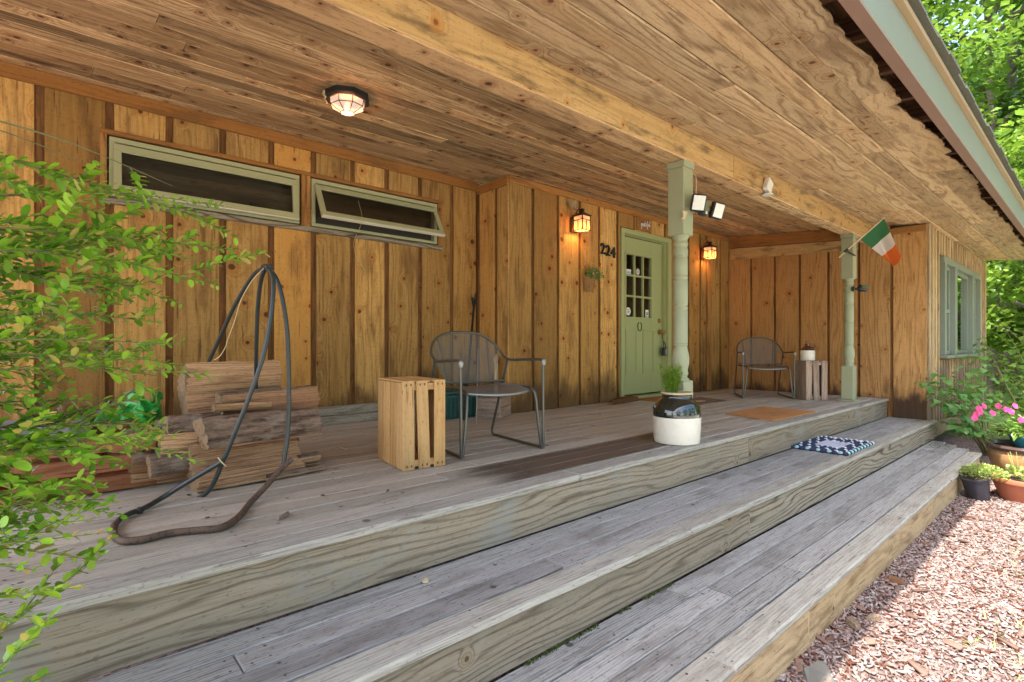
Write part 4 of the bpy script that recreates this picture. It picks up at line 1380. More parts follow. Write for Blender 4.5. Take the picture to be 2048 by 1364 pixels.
# braided rope mat on the middle step
rm = thing('rope_mat', 'blue, white and lilac woven rope mat on the middle step', 'mat', (5.54, 1.715, MZ + 0.002))
nx, ny = 18, 11
wx, wy = 0.80 / nx, 0.49 / ny
RC = ['rope_navy', 'rope_aqua', 'rope_lilac', 'rope_white']
q = MB()
q.box(-0.385, 0.40, -0.235, 0.235, 0.0, 0.012, 0)
for i in range(nx):
    for k in range(ny):
        e = min(i, nx - 1 - i, k, ny - 1 - k)
        inner = 6 <= i <= 11 and 3 <= k <= 7
        col = 'rope_lilac' if inner else 'rope_navy'
        if i in (5, 12) and 3 <= k <= 7: col = 'rope_aqua'
        if not inner and col == 'rope_navy' and (i + 2 * k) % 5 == 0: col = 'rope_white'
        if i == 0 or k == 0: col = 'rope_aqua' if (i + k) % 2 else 'rope_navy'
        if i == nx - 1: col = 'rope_white'
        cx, cy = -0.40 + (i + .5) * wx + (0.5 * wx if k % 2 else 0) * 0.6, -0.245 + (k + .5) * wy
        b = len(q.v)
        X = Matrix.Translation((cx, cy, 0.012)) @ Matrix.Rotation(0.5 if k % 2 else -0.5, 4, 'Z') @ Matrix.Diagonal((wx * 0.6, wy * 0.47, 0.02, 1))
        q.lathe([(0.001, -0.9), (0.6, -0.75), (1, 0), (0.6, 0.75), (0.001, 0.92)], 8, m=RC.index(col), X=X)
q.build('weave', [M[k_] for k_ in RC], rm, smooth=True)

# ---------------------------------------------------------------- ceiling lamp
CL = (1.53, 3.40)
cz0 = zc(CL[1])
cl = thing('ceiling_lamp', 'lit octagonal glass ceiling lamp with dark rim and pale nest mud', 'ceiling light', (CL[0], CL[1], cz0))
mb = MB()
ro = PI / 8 - TH + 0.2
mb.lathe([(0.10, -0.001), (0.150, -0.004), (0.152, -0.040), (0.128, -0.048), (0.118, -0.046)], 8, rot=ro)
mb.build('rim', M['black'], cl)
prof = [(0.116, -0.044), (0.110, -0.086), (0.046, -0.124), (0.001, -0.126)]
mb = MB()
mb.lathe(prof, 8, rot=ro)
mb.build('glass_panel', M['lamp_pale'], cl)
mb = MB()
for k in range(8):
    a = ro + 2 * PI * k / 8
    a2 = ro + 2 * PI * (k + 1) / 8
    ps = [Vector((r * 1.01 * math.cos(a), r * 1.01 * math.sin(a), z)) for r, z in prof[:3]]
    mb.tube(ps, 0.0028, 6)
    for r, z in prof[:3]:
        mb.tube([(r * 1.01 * math.cos(a), r * 1.01 * math.sin(a), z), (r * 1.01 * math.cos(a2), r * 1.01 * math.sin(a2), z)], 0.0028, 6)
mb.build('lead_strip', M['bronze'], cl)
mb = MB()
mb.lathe([(0.001, -0.108), (0.017, -0.1), (0.02, -0.085), (0.014, -0.065), (0.010, -0.055), (0.001, -0.05)], 12)
mb.build('bulb', M['bulb'], cl, smooth=True)
L = bpy.data.lights.new('ceiling_bulb_light', 'POINT'); L.energy = 1.6; L.color = (1, 0.66, 0.36); L.shadow_soft_size = 0.03
lo_ = bpy.data.objects.new('bulb_light', L); lo_.location = (0, 0, -0.118); COL.objects.link(lo_); lo_.parent = cl
for (a0, a1, sz) in ((2.6, 3.5, 1.0), (3.75, 4.0, 0.8)):
    mb = MB()
    base = -TH + PI + (a0 - 3.05)
    for k in range(60):
        a = base + (a1 - a0) * random.random() - 0.35
        r = 0.146 + random.uniform(-0.004, 0.008)
        z = -0.024 + random.gauss(0, 0.009) * sz
        mb.lathe([(0.001, -0.007), (0.007, -0.004), (0.008, 0.002), (0.001, 0.008)], 6, (r * math.cos(a), r * math.sin(a), z))
    w_ = mb.build('mud_nest', M['wasp'], None, smooth=True)
    w_.location = (CL[0], CL[1], cz0)
    tag(w_, 'wide pale crusty mud nest on the rim of the ceiling lamp' if sz == 1.0 else 'small pale mud nest at the left end of the ceiling lamp rim', 'nest')


# ---------------------------------------------------------------- wall lanterns
def lantern(label, px, py, pz, energy):
    """box lantern on a bracket from the wall at y = YW2"""
    t = thing('wall_lantern', label, 'lantern', (px, py, pz), 0.0, 'lit box lanterns beside the front door')
    w = 0.066
    h0, h1 = -0.085, 0.075
    mb = MB()
    for sx in (-1, 1):
        for sy in (-1, 1):
            mb.box(sx * w - .005, sx * w + .005, sy * w - .005, sy * w + .005, h0, h1, 2)
    for z in (h0, 0.028, h1):
        for s in (-1, 1):
            mb.box(-w, w, s * w - .0045, s * w + .0045, z - .0045, z + .0045, 0)
            mb.box(s * w - .0045, s * w + .0045, -w, w, z - .0045, z + .0045, 1)
    for s in (-1, 1):
        mb.box(-0.003, 0.003, s * w - .0035, s * w + .0035, h0, 0.028, 2)
        mb.box(s * w - .0035, s * w + .0035, -0.003, 0.003, h0, 0.028, 2)
    mb.build('frame', M['bronze'], t)
    mb = MB()
    for s in (-1, 1):
        mb.face([(-w, s * (w - .002), h0), (w, s * (w - .002), h0), (w, s * (w - .002), h1), (-w, s * (w - .002), h1)])
        mb.face([(s * (w - .002), -w, h0), (s * (w - .002), w, h0), (s * (w - .002), w, h1), (s * (w - .002), -w, h1)])
    mb.build('glass_panel', M['lamp_amber'], t)
    mb = MB()
    r2 = math.sqrt(2)
    mb.lathe([(0.078 * r2, h1 + 0.004), (0.079 * r2, h1 + 0.010), (0.04 * r2, h1 + 0.036), (0.03, h1 + 0.045), (0.03, h1 + 0.062), (0.001, h1 + 0.068)], 4, rot=PI / 4)
    mb.lathe([(0.022, h1 + 0.06), (0.034, h1 + 0.075), (0.034, h1 + 0.08), (0.001, h1 + 0.095)], 12)
    mb.build('cap', M['bronze'], t)
    d = YW2 - py
    mb = MB()
    mb.box(-0.055, 0.055, d - 0.028, d - 0.007, -0.09, 0.08, 2)
    mb.build('back_plate', M['bronze'], t, bevel=0.004)
    mb = MB()
    mb.tube(smoothpts([(0, d - 0.02, 0.06), (0, d - 0.05, 0.13), (0, 0.04, 0.165), (0, 0.0, 0.155), (0, 0, h1 + 0.085)], 4), 0.007, 8)
    mb.build('arm', M['bronze'], t, smooth=True)
    mb = MB()
    mb.lathe([(0.001, -0.04), (0.018, -0.03), (0.022, -0.005), (0.012, 0.03), (0.012, 0.05), (0.001, 0.052)], 12)
    mb.build('bulb', M['bulb'], t, smooth=True)
    L = bpy.data.lights.new('lantern_light', 'POINT'); L.energy = energy; L.color = (1, 0.50, 0.16); L.shadow_soft_size = 0.02
    o = bpy.data.objects.new('bulb_light', L); o.location = (0, 0, -0.06); COL.objects.link(o); o.parent = t
    return t


def onwall(u, v, y):
    k = ray(u, v, 1.0)
    s = y / k.y
    return Vector((k.x * s, y, CH + (k.z - CH) * s))


for (u, v, lab, e) in ((1163.8, 446, 'lit amber lantern left of the door, above the flower basket', 1.1), (1420, 505, 'lit amber lantern right of the door, nearer the far corner', 1.1)):
    p = onwall(u, v, YW2 - 0.135)
    lantern(lab, p.x, p.y, p.z, e)
p = onwall(1146, 415, YW2 - 0.05)
nb = thing('dry_grass', 'pale tuft of dry grass tucked behind the left lantern', 'dried grass', (p.x, p.y, p.z))
n = 130
a = rng.uniform(0, 2 * PI, n)
D = np.stack([np.cos(a) * .5 - .1, np.abs(np.sin(a)) * -.25, rng.uniform(-.45, 1.0, n)], 1)
tv, tf = blade_template(0.006, 0.085)
scatter('straw_blade', tv, tf, rng.normal(0, 0.014, (n, 3)) * [1, .5, 1.6], frames(D) * rng.uniform(.5, 1.2, n)[:, None, None], rng.random((n, 3)), M['straw'], nb)

# ---------------------------------------------------------------- hanging flower basket
p = onwall(1184, 583, YW2 - 0.07)
bk = thing('wall_basket', 'half round wicker basket of flowers hung on the wall below the left lantern', 'flower basket', tuple(p))
mb = MB()
for i in range(9):
    q = i / 8
    r = 0.055 + 0.032 * q
    pts = [(r * 1.15 * math.cos(a_), -r * 0.75 * math.sin(a_) + .05 if math.sin(a_) > 0 else .05, q * 0.155) for a_ in [PI * k / 12 for k in range(13)]]
    mb.tube(pts, 0.0075, 6)
    if i == 8: mb.tube([(x_ * 1.03, y_, z_ + .012) for x_, y_, z_ in pts], 0.009, 6)
mb.face([(0.062 * math.cos(PI * k / 12), -.04 * math.sin(PI * k / 12) + .05, 0.001) for k in range(13)])
mb.build('basket', M['wicker'], bk, smooth=True)
mb = MB()
mb.tube(smoothpts([(-.09, .045, .165), (-.055, .055, .26), (0, .06, .315), (.055, .055, .26), (.09, .045, .165)], 4), 0.0035, 6)
mb.build('hanger', M['wicker'], bk, smooth=True)
n = 260
pos = np.stack([rng.normal(0.01, 0.062, n), rng.uniform(-.06, .05, n), 0.15 + np.abs(rng.normal(0.03, 0.045, n))], 1)
D = np.stack([pos[:, 0] * 8, pos[:, 1] * 4 - .2, rng.uniform(-.2, 1, n)], 1)
scatter('foliage', *blade_template(0.011, 0.04), pos, frames(D, roll=rng.uniform(-1, 1, n)) * rng.uniform(.6, 1.3, n)[:, None, None], rng.random((n, 3)), M['shrub_leaf'], bk)
n = 150
pos = np.stack([rng.normal(0.0, 0.075, n), rng.uniform(-.08, .03, n), 0.185 + np.abs(rng.normal(0.03, 0.05, n))], 1)
D = rng.normal(0, 1, (n, 3))
scatter('blossom', *blade_template(0.016, 0.018), pos, frames(D) * rng.uniform(.6, 1.2, n)[:, None, None], rng.random((n, 3)), M['bloom'], bk)


# ---------------------------------------------------------------- lettering
def text_mesh(body, size, extrude, mat, name, parent=None, bev=0.0):
    cu = bpy.data.curves.new('t', 'FONT')
    cu.body = body
    cu.size = size
    cu.extrude = extrude
    cu.bevel_depth = bev
    cu.offset = 0.0
    o = bpy.data.objects.new('t', cu)
    COL.objects.link(o)
    bpy.context.view_layer.update()
    me = bpy.data.meshes.new_from_object(o.evaluated_get(bpy.context.evaluated_depsgraph_get()))
    bpy.data.objects.remove(o)
    me.materials.clear()
    me.materials.append(mat)
    me.name = name
    r = bpy.data.objects.new(name, me)
    COL.objects.link(r)
    r.parent = parent
    r.rotation_euler = (PI / 2, 0, 0)
    return r


p0 = onwall(1203, 507, YW2 - 0.02)
hn = thing('house_number', 'dark house number 224 on the siding left of the door', 'house number', tuple(p0))
for i, ch_ in enumerate('224'):
    d = text_mesh(ch_, 0.185, 0.006, M['black'], 'digit', hn, 0.003)
    d.location = (i * 0.102 - 0.02, 0.0, -0.012 * i)
# handwriting sign over the door: "grateful"
p0 = onwall(1281, 455, YW2 - 0.012)
sg = thing('word_sign', 'small wooden sign with the handwritten white word grateful above the door', 'sign', (p0.x, p0.y, p0.z))
mb = MB()
mb.box(-0.09, 0.235, -0.008, 0.002, -0.04, 0.17, 0)
mb.build('backing_board', M['trim'], sg, bevel=0.002)
S_ = {
    'g': [[(.62, .55), (.35, .66), (.1, .5), (.12, .2), (.4, .1), (.62, .3), (.63, .6), (.6, -.3), (.35, -.55), (.1, -.35), (.5, -.05), (.9, .2)]],
    'r': [[(0, .2), (.25, .68), (.3, .55), (.55, .55), (.5, .2), (.65, .08), (.85, .2)]],
    'a': [[(.62, .55), (.35, .66), (.1, .45), (.15, .12), (.42, .12), (.62, .55), (.6, .15), (.75, .06), (.92, .2)]],
    't': [[(0, .2), (.3, .8), (.33, 1.1), (.3, .2), (.45, .06), (.7, .2)], [(.08, .75), (.6, .8)]],
    'e': [[(0, .2), (.4, .4), (.5, .6), (.3, .68), (.12, .4), (.25, .1), (.5, .08), (.8, .2)]],
    'f': [[(0, .2), (.4, .8), (.5, 1.15), (.35, 1.2), (.28, .8), (.28, -.4), (.4, -.5), (.5, -.1), (.35, .1), (.8, .2)]],
    'u': [[(0, .2), (.2, .62), (.18, .2), (.4, .06), (.62, .3), (.68, .62), (.66, .2), (.8, .06), (.95, .2)]],
    'l': [[(0, .2), (.4, .8), (.48, 1.15), (.34, 1.2), (.25, .7), (.28, .15), (.45, .05), (.8, .25)]],
}
x = -0.01
mb = MB()
for ch_ in 'grateful':
    for st_ in S_[ch_]:
        mb.tube(smoothpts([(x + 0.032 * q[0], -0.014, 0.015 + 0.062 * q[1] + 0.1 * x) for q in st_], 4), 0.0042, 6)
    x += 0.0275
mb.build('lettering', M['flag_white'], sg, smooth=True)

# stickers on the door glass, horseshoe, key lock box
def on_pane(k, zrow, fx, fz):
    xa = gx0 + (gx1 - gx0) * k / 3 + 0.013
    xb = gx0 + (gx1 - gx0) * (k + 1) / 3 - 0.013
    za = gz0 + (gz1 - gz0) * zrow / 3 + 0.013
    zb = gz0 + (gz1 - gz0) * (zrow + 1) / 3 - 0.013
    return Vector((xa + (xb - xa) * fx, YP + 0.012, za + (zb - za) * fz)), (xb - xa)


def sticker(label, c, w, h, rnd_, motif):
    t = thing('sticker', label, 'sticker', tuple(c))
    mb = MB()
    if rnd_:
        mb.disc((0, 0, 0), w / 2, 28, 0, nrm=(0, -1, 0), sy=h / w)
    else:
        mb.face([(-w / 2, 0, -h / 2), (w / 2, 0, -h / 2), (w / 2, 0, h / 2), (-w / 2, 0, h / 2)])
    mb.build('label_sheet', M['paper'], t)
    mb = MB()
    if motif == 'a':
        mb.lathe([(w * .36, -.0008), (w * .43, -.0008)], 28, X=Matrix.Rotation(PI / 2, 4, 'X') @ Matrix.Scale(-1, 4, (0, 0, 1)))
        mb.face([(-w * .18, -.001, -h * .2), (-w * .06, -.001, -h * .2), (w * .04, -.001, h * .26), (-w * .06, -.001, h * .26)])
        mb.face([(w * .18, -.0012, -h * .2), (w * .06, -.0012, -h * .2), (-w * .04, -.0012, h * .26), (w * .06, -.0012, h * .26)])
        mb.face([(-w * .14, -.0014, -h * .08), (w * .14, -.0014, -h * .08), (w * .14, -.0014, h * .0), (-w * .14, -.0014, h * .0)])
    elif motif == 'b':
        mb.lathe([(w * .12, -.0008), (w * .30, -.0008)], 24, X=Matrix.Rotation(PI / 2, 4, 'X') @ Matrix.Scale(-1, 4, (0, 0, 1)))
        mb.face([(-w * .3, -.001, -h * .4), (w * .3, -.001, -h * .4), (w * .3, -.001, -h * .33), (-w * .3, -.001, -h * .33)])
    elif motif == 'c':
        for q in (-.2, 0, .2):
            mb.face([(-w * .3, -.001, h * (q - .04)), (w * .28, -.001, h * (q - .04)), (w * .28, -.001, h * (q + .04)), (-w * .3, -.001, h * (q + .04))])
    else:
        mb.face([(-w * .44, -.001, -h * .4), (w * .44, -.001, -h * .4), (w * .44, -.001, h * .05), (-w * .44, -.001, h * .05)])
    mb.build('print', M['blueink'] if motif == 'd' else M['ink'], t)


c, w = on_pane(1, 2, 0.5, 0.2); sticker('round white sticker with a dark emblem in the middle top door pane', c, 0.085, 0.085, True, 'a')
c, w = on_pane(0, 0, 0.36, 0.24); sticker('round pale sticker in the lower left door pane', c, 0.105, 0.105, True, 'c')
c, w = on_pane(2, 0, 0.62, 0.18); sticker('rectangular white sticker in the lower right door pane', c, 0.075, 0.105, False, 'b')
c, w = on_pane(0, 2, 0.42, 0.14); sticker('white and blue oblong sticker in the upper left door pane', c, 0.10, 0.06, False, 'd')
mb = MB()
pts = [(0.042 * math.sin(a_) * (1.0 if abs(a_) < 2.2 else 0.92), 0, -0.062 * math.cos(a_)) for a_ in [(-2.6 + 5.2 * k / 24) for k in range(25)]]
mb.tube(pts, 0.0065, 8)
hs = mb.build('horseshoe', M['horseshoe'], None, smooth=True)
hs.location = (gx0 + (gx1 - gx0) * 0.5 + 0.015, YP - 0.008, LB + 0.90)
tag(hs, 'dark green iron horseshoe fixed below the door glass', 'horseshoe')
lb = thing('key_lockbox', 'black key lock box with grey face hanging from the door knob', 'lock box', (LX1 - 0.055, YP - 0.075, LB + 0.56))
mb = MB()
mb.box(-0.04, 0.04, -0.02, 0.02, -0.06, 0.055, 2)
mb.build('case', M['black'], lb, bevel=0.006)
mb = MB()
mb.box(-0.008, 0.038, -0.027, -0.0205, -0.055, 0.04, 2)
mb.build('face_plate', M['steel'], lb, bevel=0.003)
mb = MB()
mb.tube(smoothpts([(-0.022, 0, 0.05), (-0.022, 0.0, 0.11), (0.0, 0.02, 0.14), (0.02, 0.0, 0.11), (0.022, 0, 0.05)], 5), 0.006, 8)
mb.tube(smoothpts([(0.0, 0.02, 0.138), (0.0, 0.03, 0.2), (-0.015, 0.02, 0.27), (-0.03, 0.03, 0.28)], 4), 0.004, 6)
mb.build('shackle', M['black'], lb, smooth=True)

# ---------------------------------------------------------------- flag on the far post
PX2, PY2 = 7.60, BY + 0.075
k0 = ray(1678, 515, 6.33)
k1 = ray(1769, 435, 6.05)
fl = thing('flag', 'small green, white and orange flag on a slanting stick at the far post', 'flag', tuple(k0))
v = k1 - k0
mb = MB()
mb.tube([Vector((0, 0, 0)), v * 0.5, v], 0.006, 8)
mb.build('stick', M['stick'], fl, smooth=True)
# cloth hangs from the upper part of the stick: corner points surveyed on the photo, given their own depth
A0, A1 = ray(1721, 479, 6.2) - k0, ray(1768, 437, 6.05) - k0
B0, B1 = ray(1781, 529, 6.10) - k0, ray(1800, 514, 5.92) - k0
for nm, mt, s0, s1 in (('green_band', 'flag_green', 0, .36), ('white_band', 'flag_white', .36, .67), ('orange_band', 'flag_orange', .67, 1.0)):
    mb = MB()
    n, q = 16, 8
    def P_(a_, b_):
        p = (A0.lerp(A1, a_)).lerp(B0.lerp(B1, a_), b_)
        w_ = 0.028 * b_ * math.sin(a_ * 7.5 + 1.2 * b_) + 0.010 * math.sin(a_ * 16 + 3 * b_) * b_
        p = p + Vector((-0.66, -0.75, 0)) * w_
        p.z -= 0.055 * math.sin(PI * min(a_, 1)) * b_ * b_
        return p
    for i in range(n):
        for j in range(q):
            a_, a2 = i / n, (i + 1) / n
            b_, b2 = s0 + (s1 - s0) * j / q, s0 + (s1 - s0) * (j + 1) / q
            mb.face([P_(a_, b_), P_(a2, b_), P_(a2, b2), P_(a_, b2)])
    mb.build(nm, M[mt], fl, smooth=True)
mb = MB()
kb = ray(1692, 502, 6.29) - k0
mb.lathe([(0.001, -0.02), (0.017, -0.02), (0.017, 0.03), (0.011, 0.03), (0.001, 0.03)], 12, X=Matrix.Translation(kb) @ v.to_track_quat('Z', 'Y').to_matrix().to_4x4())
pt = Vector((PX2 - 0.0, PY2 - 0.068, k0.z + kb.z)) - k0
mb.tube([kb, kb.lerp(pt, 0.5), Vector((pt.x, pt.y, kb.z))], 0.010, 8)
mb.build('bracket', M['black'], fl)

# security camera on the far post
sc_ = thing('security_camera', 'black security camera on the far porch post below the flag', 'camera', (PX2 - 0.055, PY2 - 0.03, CH + (688.5 - 576) / FPX * 6.5))
dirv = Vector((0.55, -0.83, -0.02)).normalized()
q = dirv.to_track_quat('Z', 'Y').to_matrix().to_4x4()
mb = MB()
mb.lathe([(0.001, 0), (0.03, 0), (0.03, 0.018), (0.02, 0.026), (0.001, 0.026)], 16, X=Matrix.Translation((0.0, -0.02, 0)) @ dirv.to_track_quat('Z', 'Y').to_matrix().to_4x4())
mb.build('mount', M['black'], sc_, smooth=True)
mb = MB()
o_ = Vector((0.0, -0.02, 0))
mb.tube([o_, o_ + dirv * 0.07 + Vector((0, 0, -.004))], 0.015, 8)
mb.build('arm', M['black'], sc_, smooth=True)
mb = MB()
X = Matrix.Translation(o_ + dirv * 0.065) @ (Vector((0.80, -0.6, 0.05))).to_track_quat('Z', 'Y').to_matrix().to_4x4()
mb.lathe([(0.001, 0), (0.026, 0.004), (0.038, 0.02), (0.041, 0.05), (0.041, 0.10), (0.036, 0.106), (0.033, 0.098), (0.001, 0.098)], 22, X=X)
mb.build('body', M['black'], sc_, smooth=True)
mb = MB()
ring = []
for zz_ in (0.03, 0.125):
    ring.append([X @ Vector((0.045 * math.cos(a_), 0.045 * math.sin(a_), zz_)) for a_ in [0.2 + (PI - 0.4) * k / 12 for k in range(13)]])
for i in range(12):
    mb.face([ring[0][i], ring[0][i + 1], ring[1][i + 1], ring[1][i]])
mb.build('sun_shield', M['olive'], sc_, smooth=True)

# floodlight with two heads on the near post
PX1 = 3.64
fz = CH + (688.5 - 408) / FPX * 3.92
fd = thing('floodlight', 'twin head security floodlight with motion sensor on the near porch post', 'floodlight', (PX1, PY2 - 0.068, fz))
mb = MB()
mb.box(0.03, 0.15, -0.085, -0.02, -0.045, 0.055, 2)
mb.box(0.02, 0.055, -0.022, -0.001, -0.03, 0.03, 2)
mb.build('housing', M['olive'], fd, bevel=0.01)
mb = MB()
mb.box(0.04, 0.115, -0.098, -0.045, -0.068, -0.042, 2)
mb.build('sensor', M['iron'], fd, bevel=0.008)
mb = MB()
mb.lathe([(0.001, 0), (0.011, 0.002), (0.013, 0.008), (0.001, 0.012)], 12, X=Matrix.Translation((0.075, -0.097, -0.055)) @ Matrix.Rotation(PI / 2, 4, 'X'))
mb.build('sensor_eye', M['white'], fd, smooth=True)
for (cx, ry) in ((-0.035, -0.35), (0.245, 0.15)):
    X = Matrix.Translation((cx, -0.10, 0.0 if cx < 0 else -0.012)) @ Matrix.Rotation(ry - 0.55, 4, 'Z') @ Matrix.Rotation(R(14), 4, 'X') @ Matrix.Rotation(R(8), 4, 'Y')
    mb = MB()
    mb.box(-0.052, 0.052, -0.018, 0.028, -0.062, 0.062, 2, X=X)
    hd_ = mb.build('lamp_head', M['black'], fd, bevel=0.008)
    mb = MB()
    mb.box(-0.042, 0.042, -0.0215, -0.0185, -0.052, 0.052, 2, X=X)
    mb.build('lens', M['lens'], hd_, bevel=0.002)
    mb = MB()
    mb.tube([X @ Vector((0, 0.03, -0.03)), Vector((0.03 if cx < 0 else 0.155, -0.05, -0.02))], 0.010, 8)
    mb.build('knuckle', M['black'], hd_)
mb = MB()
mb.tube(smoothpts([(0.0, -0.06, 0.07), (0.04, -0.04, 0.16), (0.10, 0.0, 0.25), (0.11, 0.066, 0.30)], 4), 0.0025, 6)
mb.build('cable', M['stick'], fd)
mb = MB()
for k in range(2):
    mb.face([(-.09 - .02 * k, -.012, -.09), (-.055, -.012, -.07), (-.05, -.014, -.05 + .01 * k), (-.115 + .05 * k, -.016, -.055 - .04 * k)])
mb.face([(-0.12, -0.012, -0.115), (-0.06, -0.014, -0.06), (-0.03, -0.014, -0.04), (-0.085, -0.018, -0.12)])
mb.build('tape_tag', M['straw'], fd)
# white motion sensor on the beam face
ms_x = onwall(1530, 373, BY)
ms = thing('motion_sensor', 'small white sensor box on the front face of the porch beam', 'sensor', (ms_x.x, BY, ms_x.z))
mb = MB()
mb.box(-0.05, 0.05, -0.05, -0.002, -0.06, 0.06, 2, X=Matrix.Rotation(0.5, 4, 'Y'))
mb.build('case', M['white'], ms, bevel=0.006)
mb = MB()
mb.lathe([(0.03, 0), (0.05, -0.008), (0.045, -0.014), (0.001, -0.016)], 16, (-0.02, -0.03, -0.075))
mb.build('lens_skirt', M['white'], ms, smooth=True)
M['flake'] = leafmat('bark_flake', (0.09, 0.045, 0.034), (0.24, 0.155, 0.12), None, 0, 0.0, 0.9, 0.1)
M['mossb'] = leafmat('moss', (0.035, 0.055, 0.012), (0.10, 0.13, 0.035), None, 0, 0.1, 0.8, 0.1)
# ---------------------------------------------------------------- things in the corner behind the near chair
tb = thing('storage_tote', 'dark teal ribbed plastic tote with lid behind the near metal chair', 'tote', (3.02, 4.30, DZ + 0.002), 0.05)
mb = MB()
mb.box(-0.27, 0.27, -0.16, 0.16, 0, 0.23, 0, 0)
for k in range(11):
    x_ = -0.25 + 0.05 * k
    mb.box(x_ - .012, x_ + .012, -0.172, -0.1605, 0.015, 0.205, 2, 0)
for k in range(6):
    y_ = -0.125 + 0.05 * k
    mb.box(0.2705, 0.282, y_ - .012, y_ + .012, 0.015, 0.205, 2, 0)
    mb.box(-0.282, -0.2705, y_ - .012, y_ + .012, 0.015, 0.205, 2, 0)
mb.build('tub', M['teal'], tb, bevel=0.005)
mb = MB()
mb.box(-0.29, 0.29, -0.18, 0.18, 0.232, 0.262, 0)
mb.box(-0.25, 0.25, -0.14, 0.14, 0.262, 0.285, 0)
mb.build('lid', M['teal'], tb, bevel=0.01)
bx = thing('wooden_box', 'low weathered wooden box on the deck between the tote and the wall corner', 'box', (3.36, 4.06, DZ + 0.002), 0.55)
mb = MB()
for s in (-1, 1):
    mb.box(-0.17, 0.17, s * .115 - .009, s * .115 + .009, 0, 0.10, 0); mb.box(-0.17, 0.17, s * .115 - .009, s * .115 + .009, 0.103, 0.19, 0)
    mb.box(s * .161 - .009, s * .161 + .009, -.105, .105, 0, 0.19, 1)
mb.box(-0.15, 0.15, -.105, .105, 0.004, 0.016, 0)
mb.build('side_board', M['crate_grey'], bx, bevel=0.003)
mb = MB()
mb.box(-0.15, 0.15, -0.104, 0.104, 0.125, 0.15, 0)
mb.build('inner_board', M['crate_grey'], bx)
# long tool with a forked head leaning into the corner
b0, b1 = Vector((2.93, 3.98, DZ + 0.01)), Vector((3.50, 4.565, DZ + 1.20))
tl = thing('leaning_tool', 'dark pole with a forked end leaning in the corner behind the near chair', 'tool', tuple(b0))
v = b1 - b0
mb = MB()
mb.tube([Vector((0, 0, 0)), v * .5, v * .93], 0.0125, 10)
mb.build('pole', M['black'], tl, smooth=True)
mb = MB()
e = v * .93
mb.tube([e - v * .03, e, e + Vector((-0.035, -0.03, 0.05)), e + Vector((-0.045, -0.035, 0.10))], 0.013, 8)
mb.tube([e - v * .01, e + Vector((0.02, 0.01, 0.04)), e + Vector((0.03, 0.0, 0.15))], 0.013, 8)
mb.build('forked_head', M['black'], tl, smooth=True)
# second, paler stick across it
mb = MB()
mb.tube([Vector((0, 0, 0)), Vector((0.29, 0.36, 0.33)), Vector((0.58, 0.72, 0.66))], 0.008, 8, )
st2 = mb.build('thin_cane', M['rake'], None, smooth=True)
st2.location = (2.92, 3.78, DZ + 0.003)
tag(st2, 'thin pale cane leaning against the corner behind the near chair', 'cane')
# rounded woven panel against the jog wall
wp = thing('woven_panel', 'pale round topped woven mesh panel propped at the wall corner', 'panel', (3.47, 4.16, DZ + 0.19), 0.75)
mb = MB()
out = [(-0.085, 0, 0), (-0.085, 0, 0.34), (-0.07, 0, 0.39), (0, 0, 0.415), (0.07, 0, 0.39), (0.085, 0, 0.34), (0.085, 0, 0)]
mb.tube(smoothpts(out, 4), 0.009, 8, closed=True)
mb.build('rim', M['straw'], wp, smooth=True)
mb = MB()
for k in range(9):
    x_ = -0.075 + k * 0.01875
    mb.tube([(x_, 0, 0.005), (x_, 0.003 * (-1) ** k, 0.3), (x_, 0, 0.405 - 0.06 * (x_ / .085) ** 2)], 0.0028, 5)
for k in range(20):
    z_ = 0.01 + k * 0.0185
    mb.tube([(-0.083, 0, z_), (0, 0.004, z_), (0.083, 0, z_)], 0.0028, 5)
mb.build('weave', M['straw'], wp)
mb = MB()
mb.box(-0.075, 0.075, 0.012, 0.02, 0.33, 0.40, 0)
mb.build('top_plate', M['straw'], wp, bevel=0.004)
# small wire bits: thread hanging from the open window
mb = MB()
mb.tube(smoothpts([tuple(X2 @ Vector((2.14, -0.004, -0.11))), tuple(X2 @ Vector((2.12, -0.008, -0.345))), (2.11, YW1 - 0.06, 2.34), (2.16, YW1 - 0.03, 2.2), (2.24, YW1 - 0.02, 2.1)], 6), 0.0018, 5)
tag(mb.build('thread', M['straw'], None), 'pale loose thread hanging from the propped open window', 'thread')


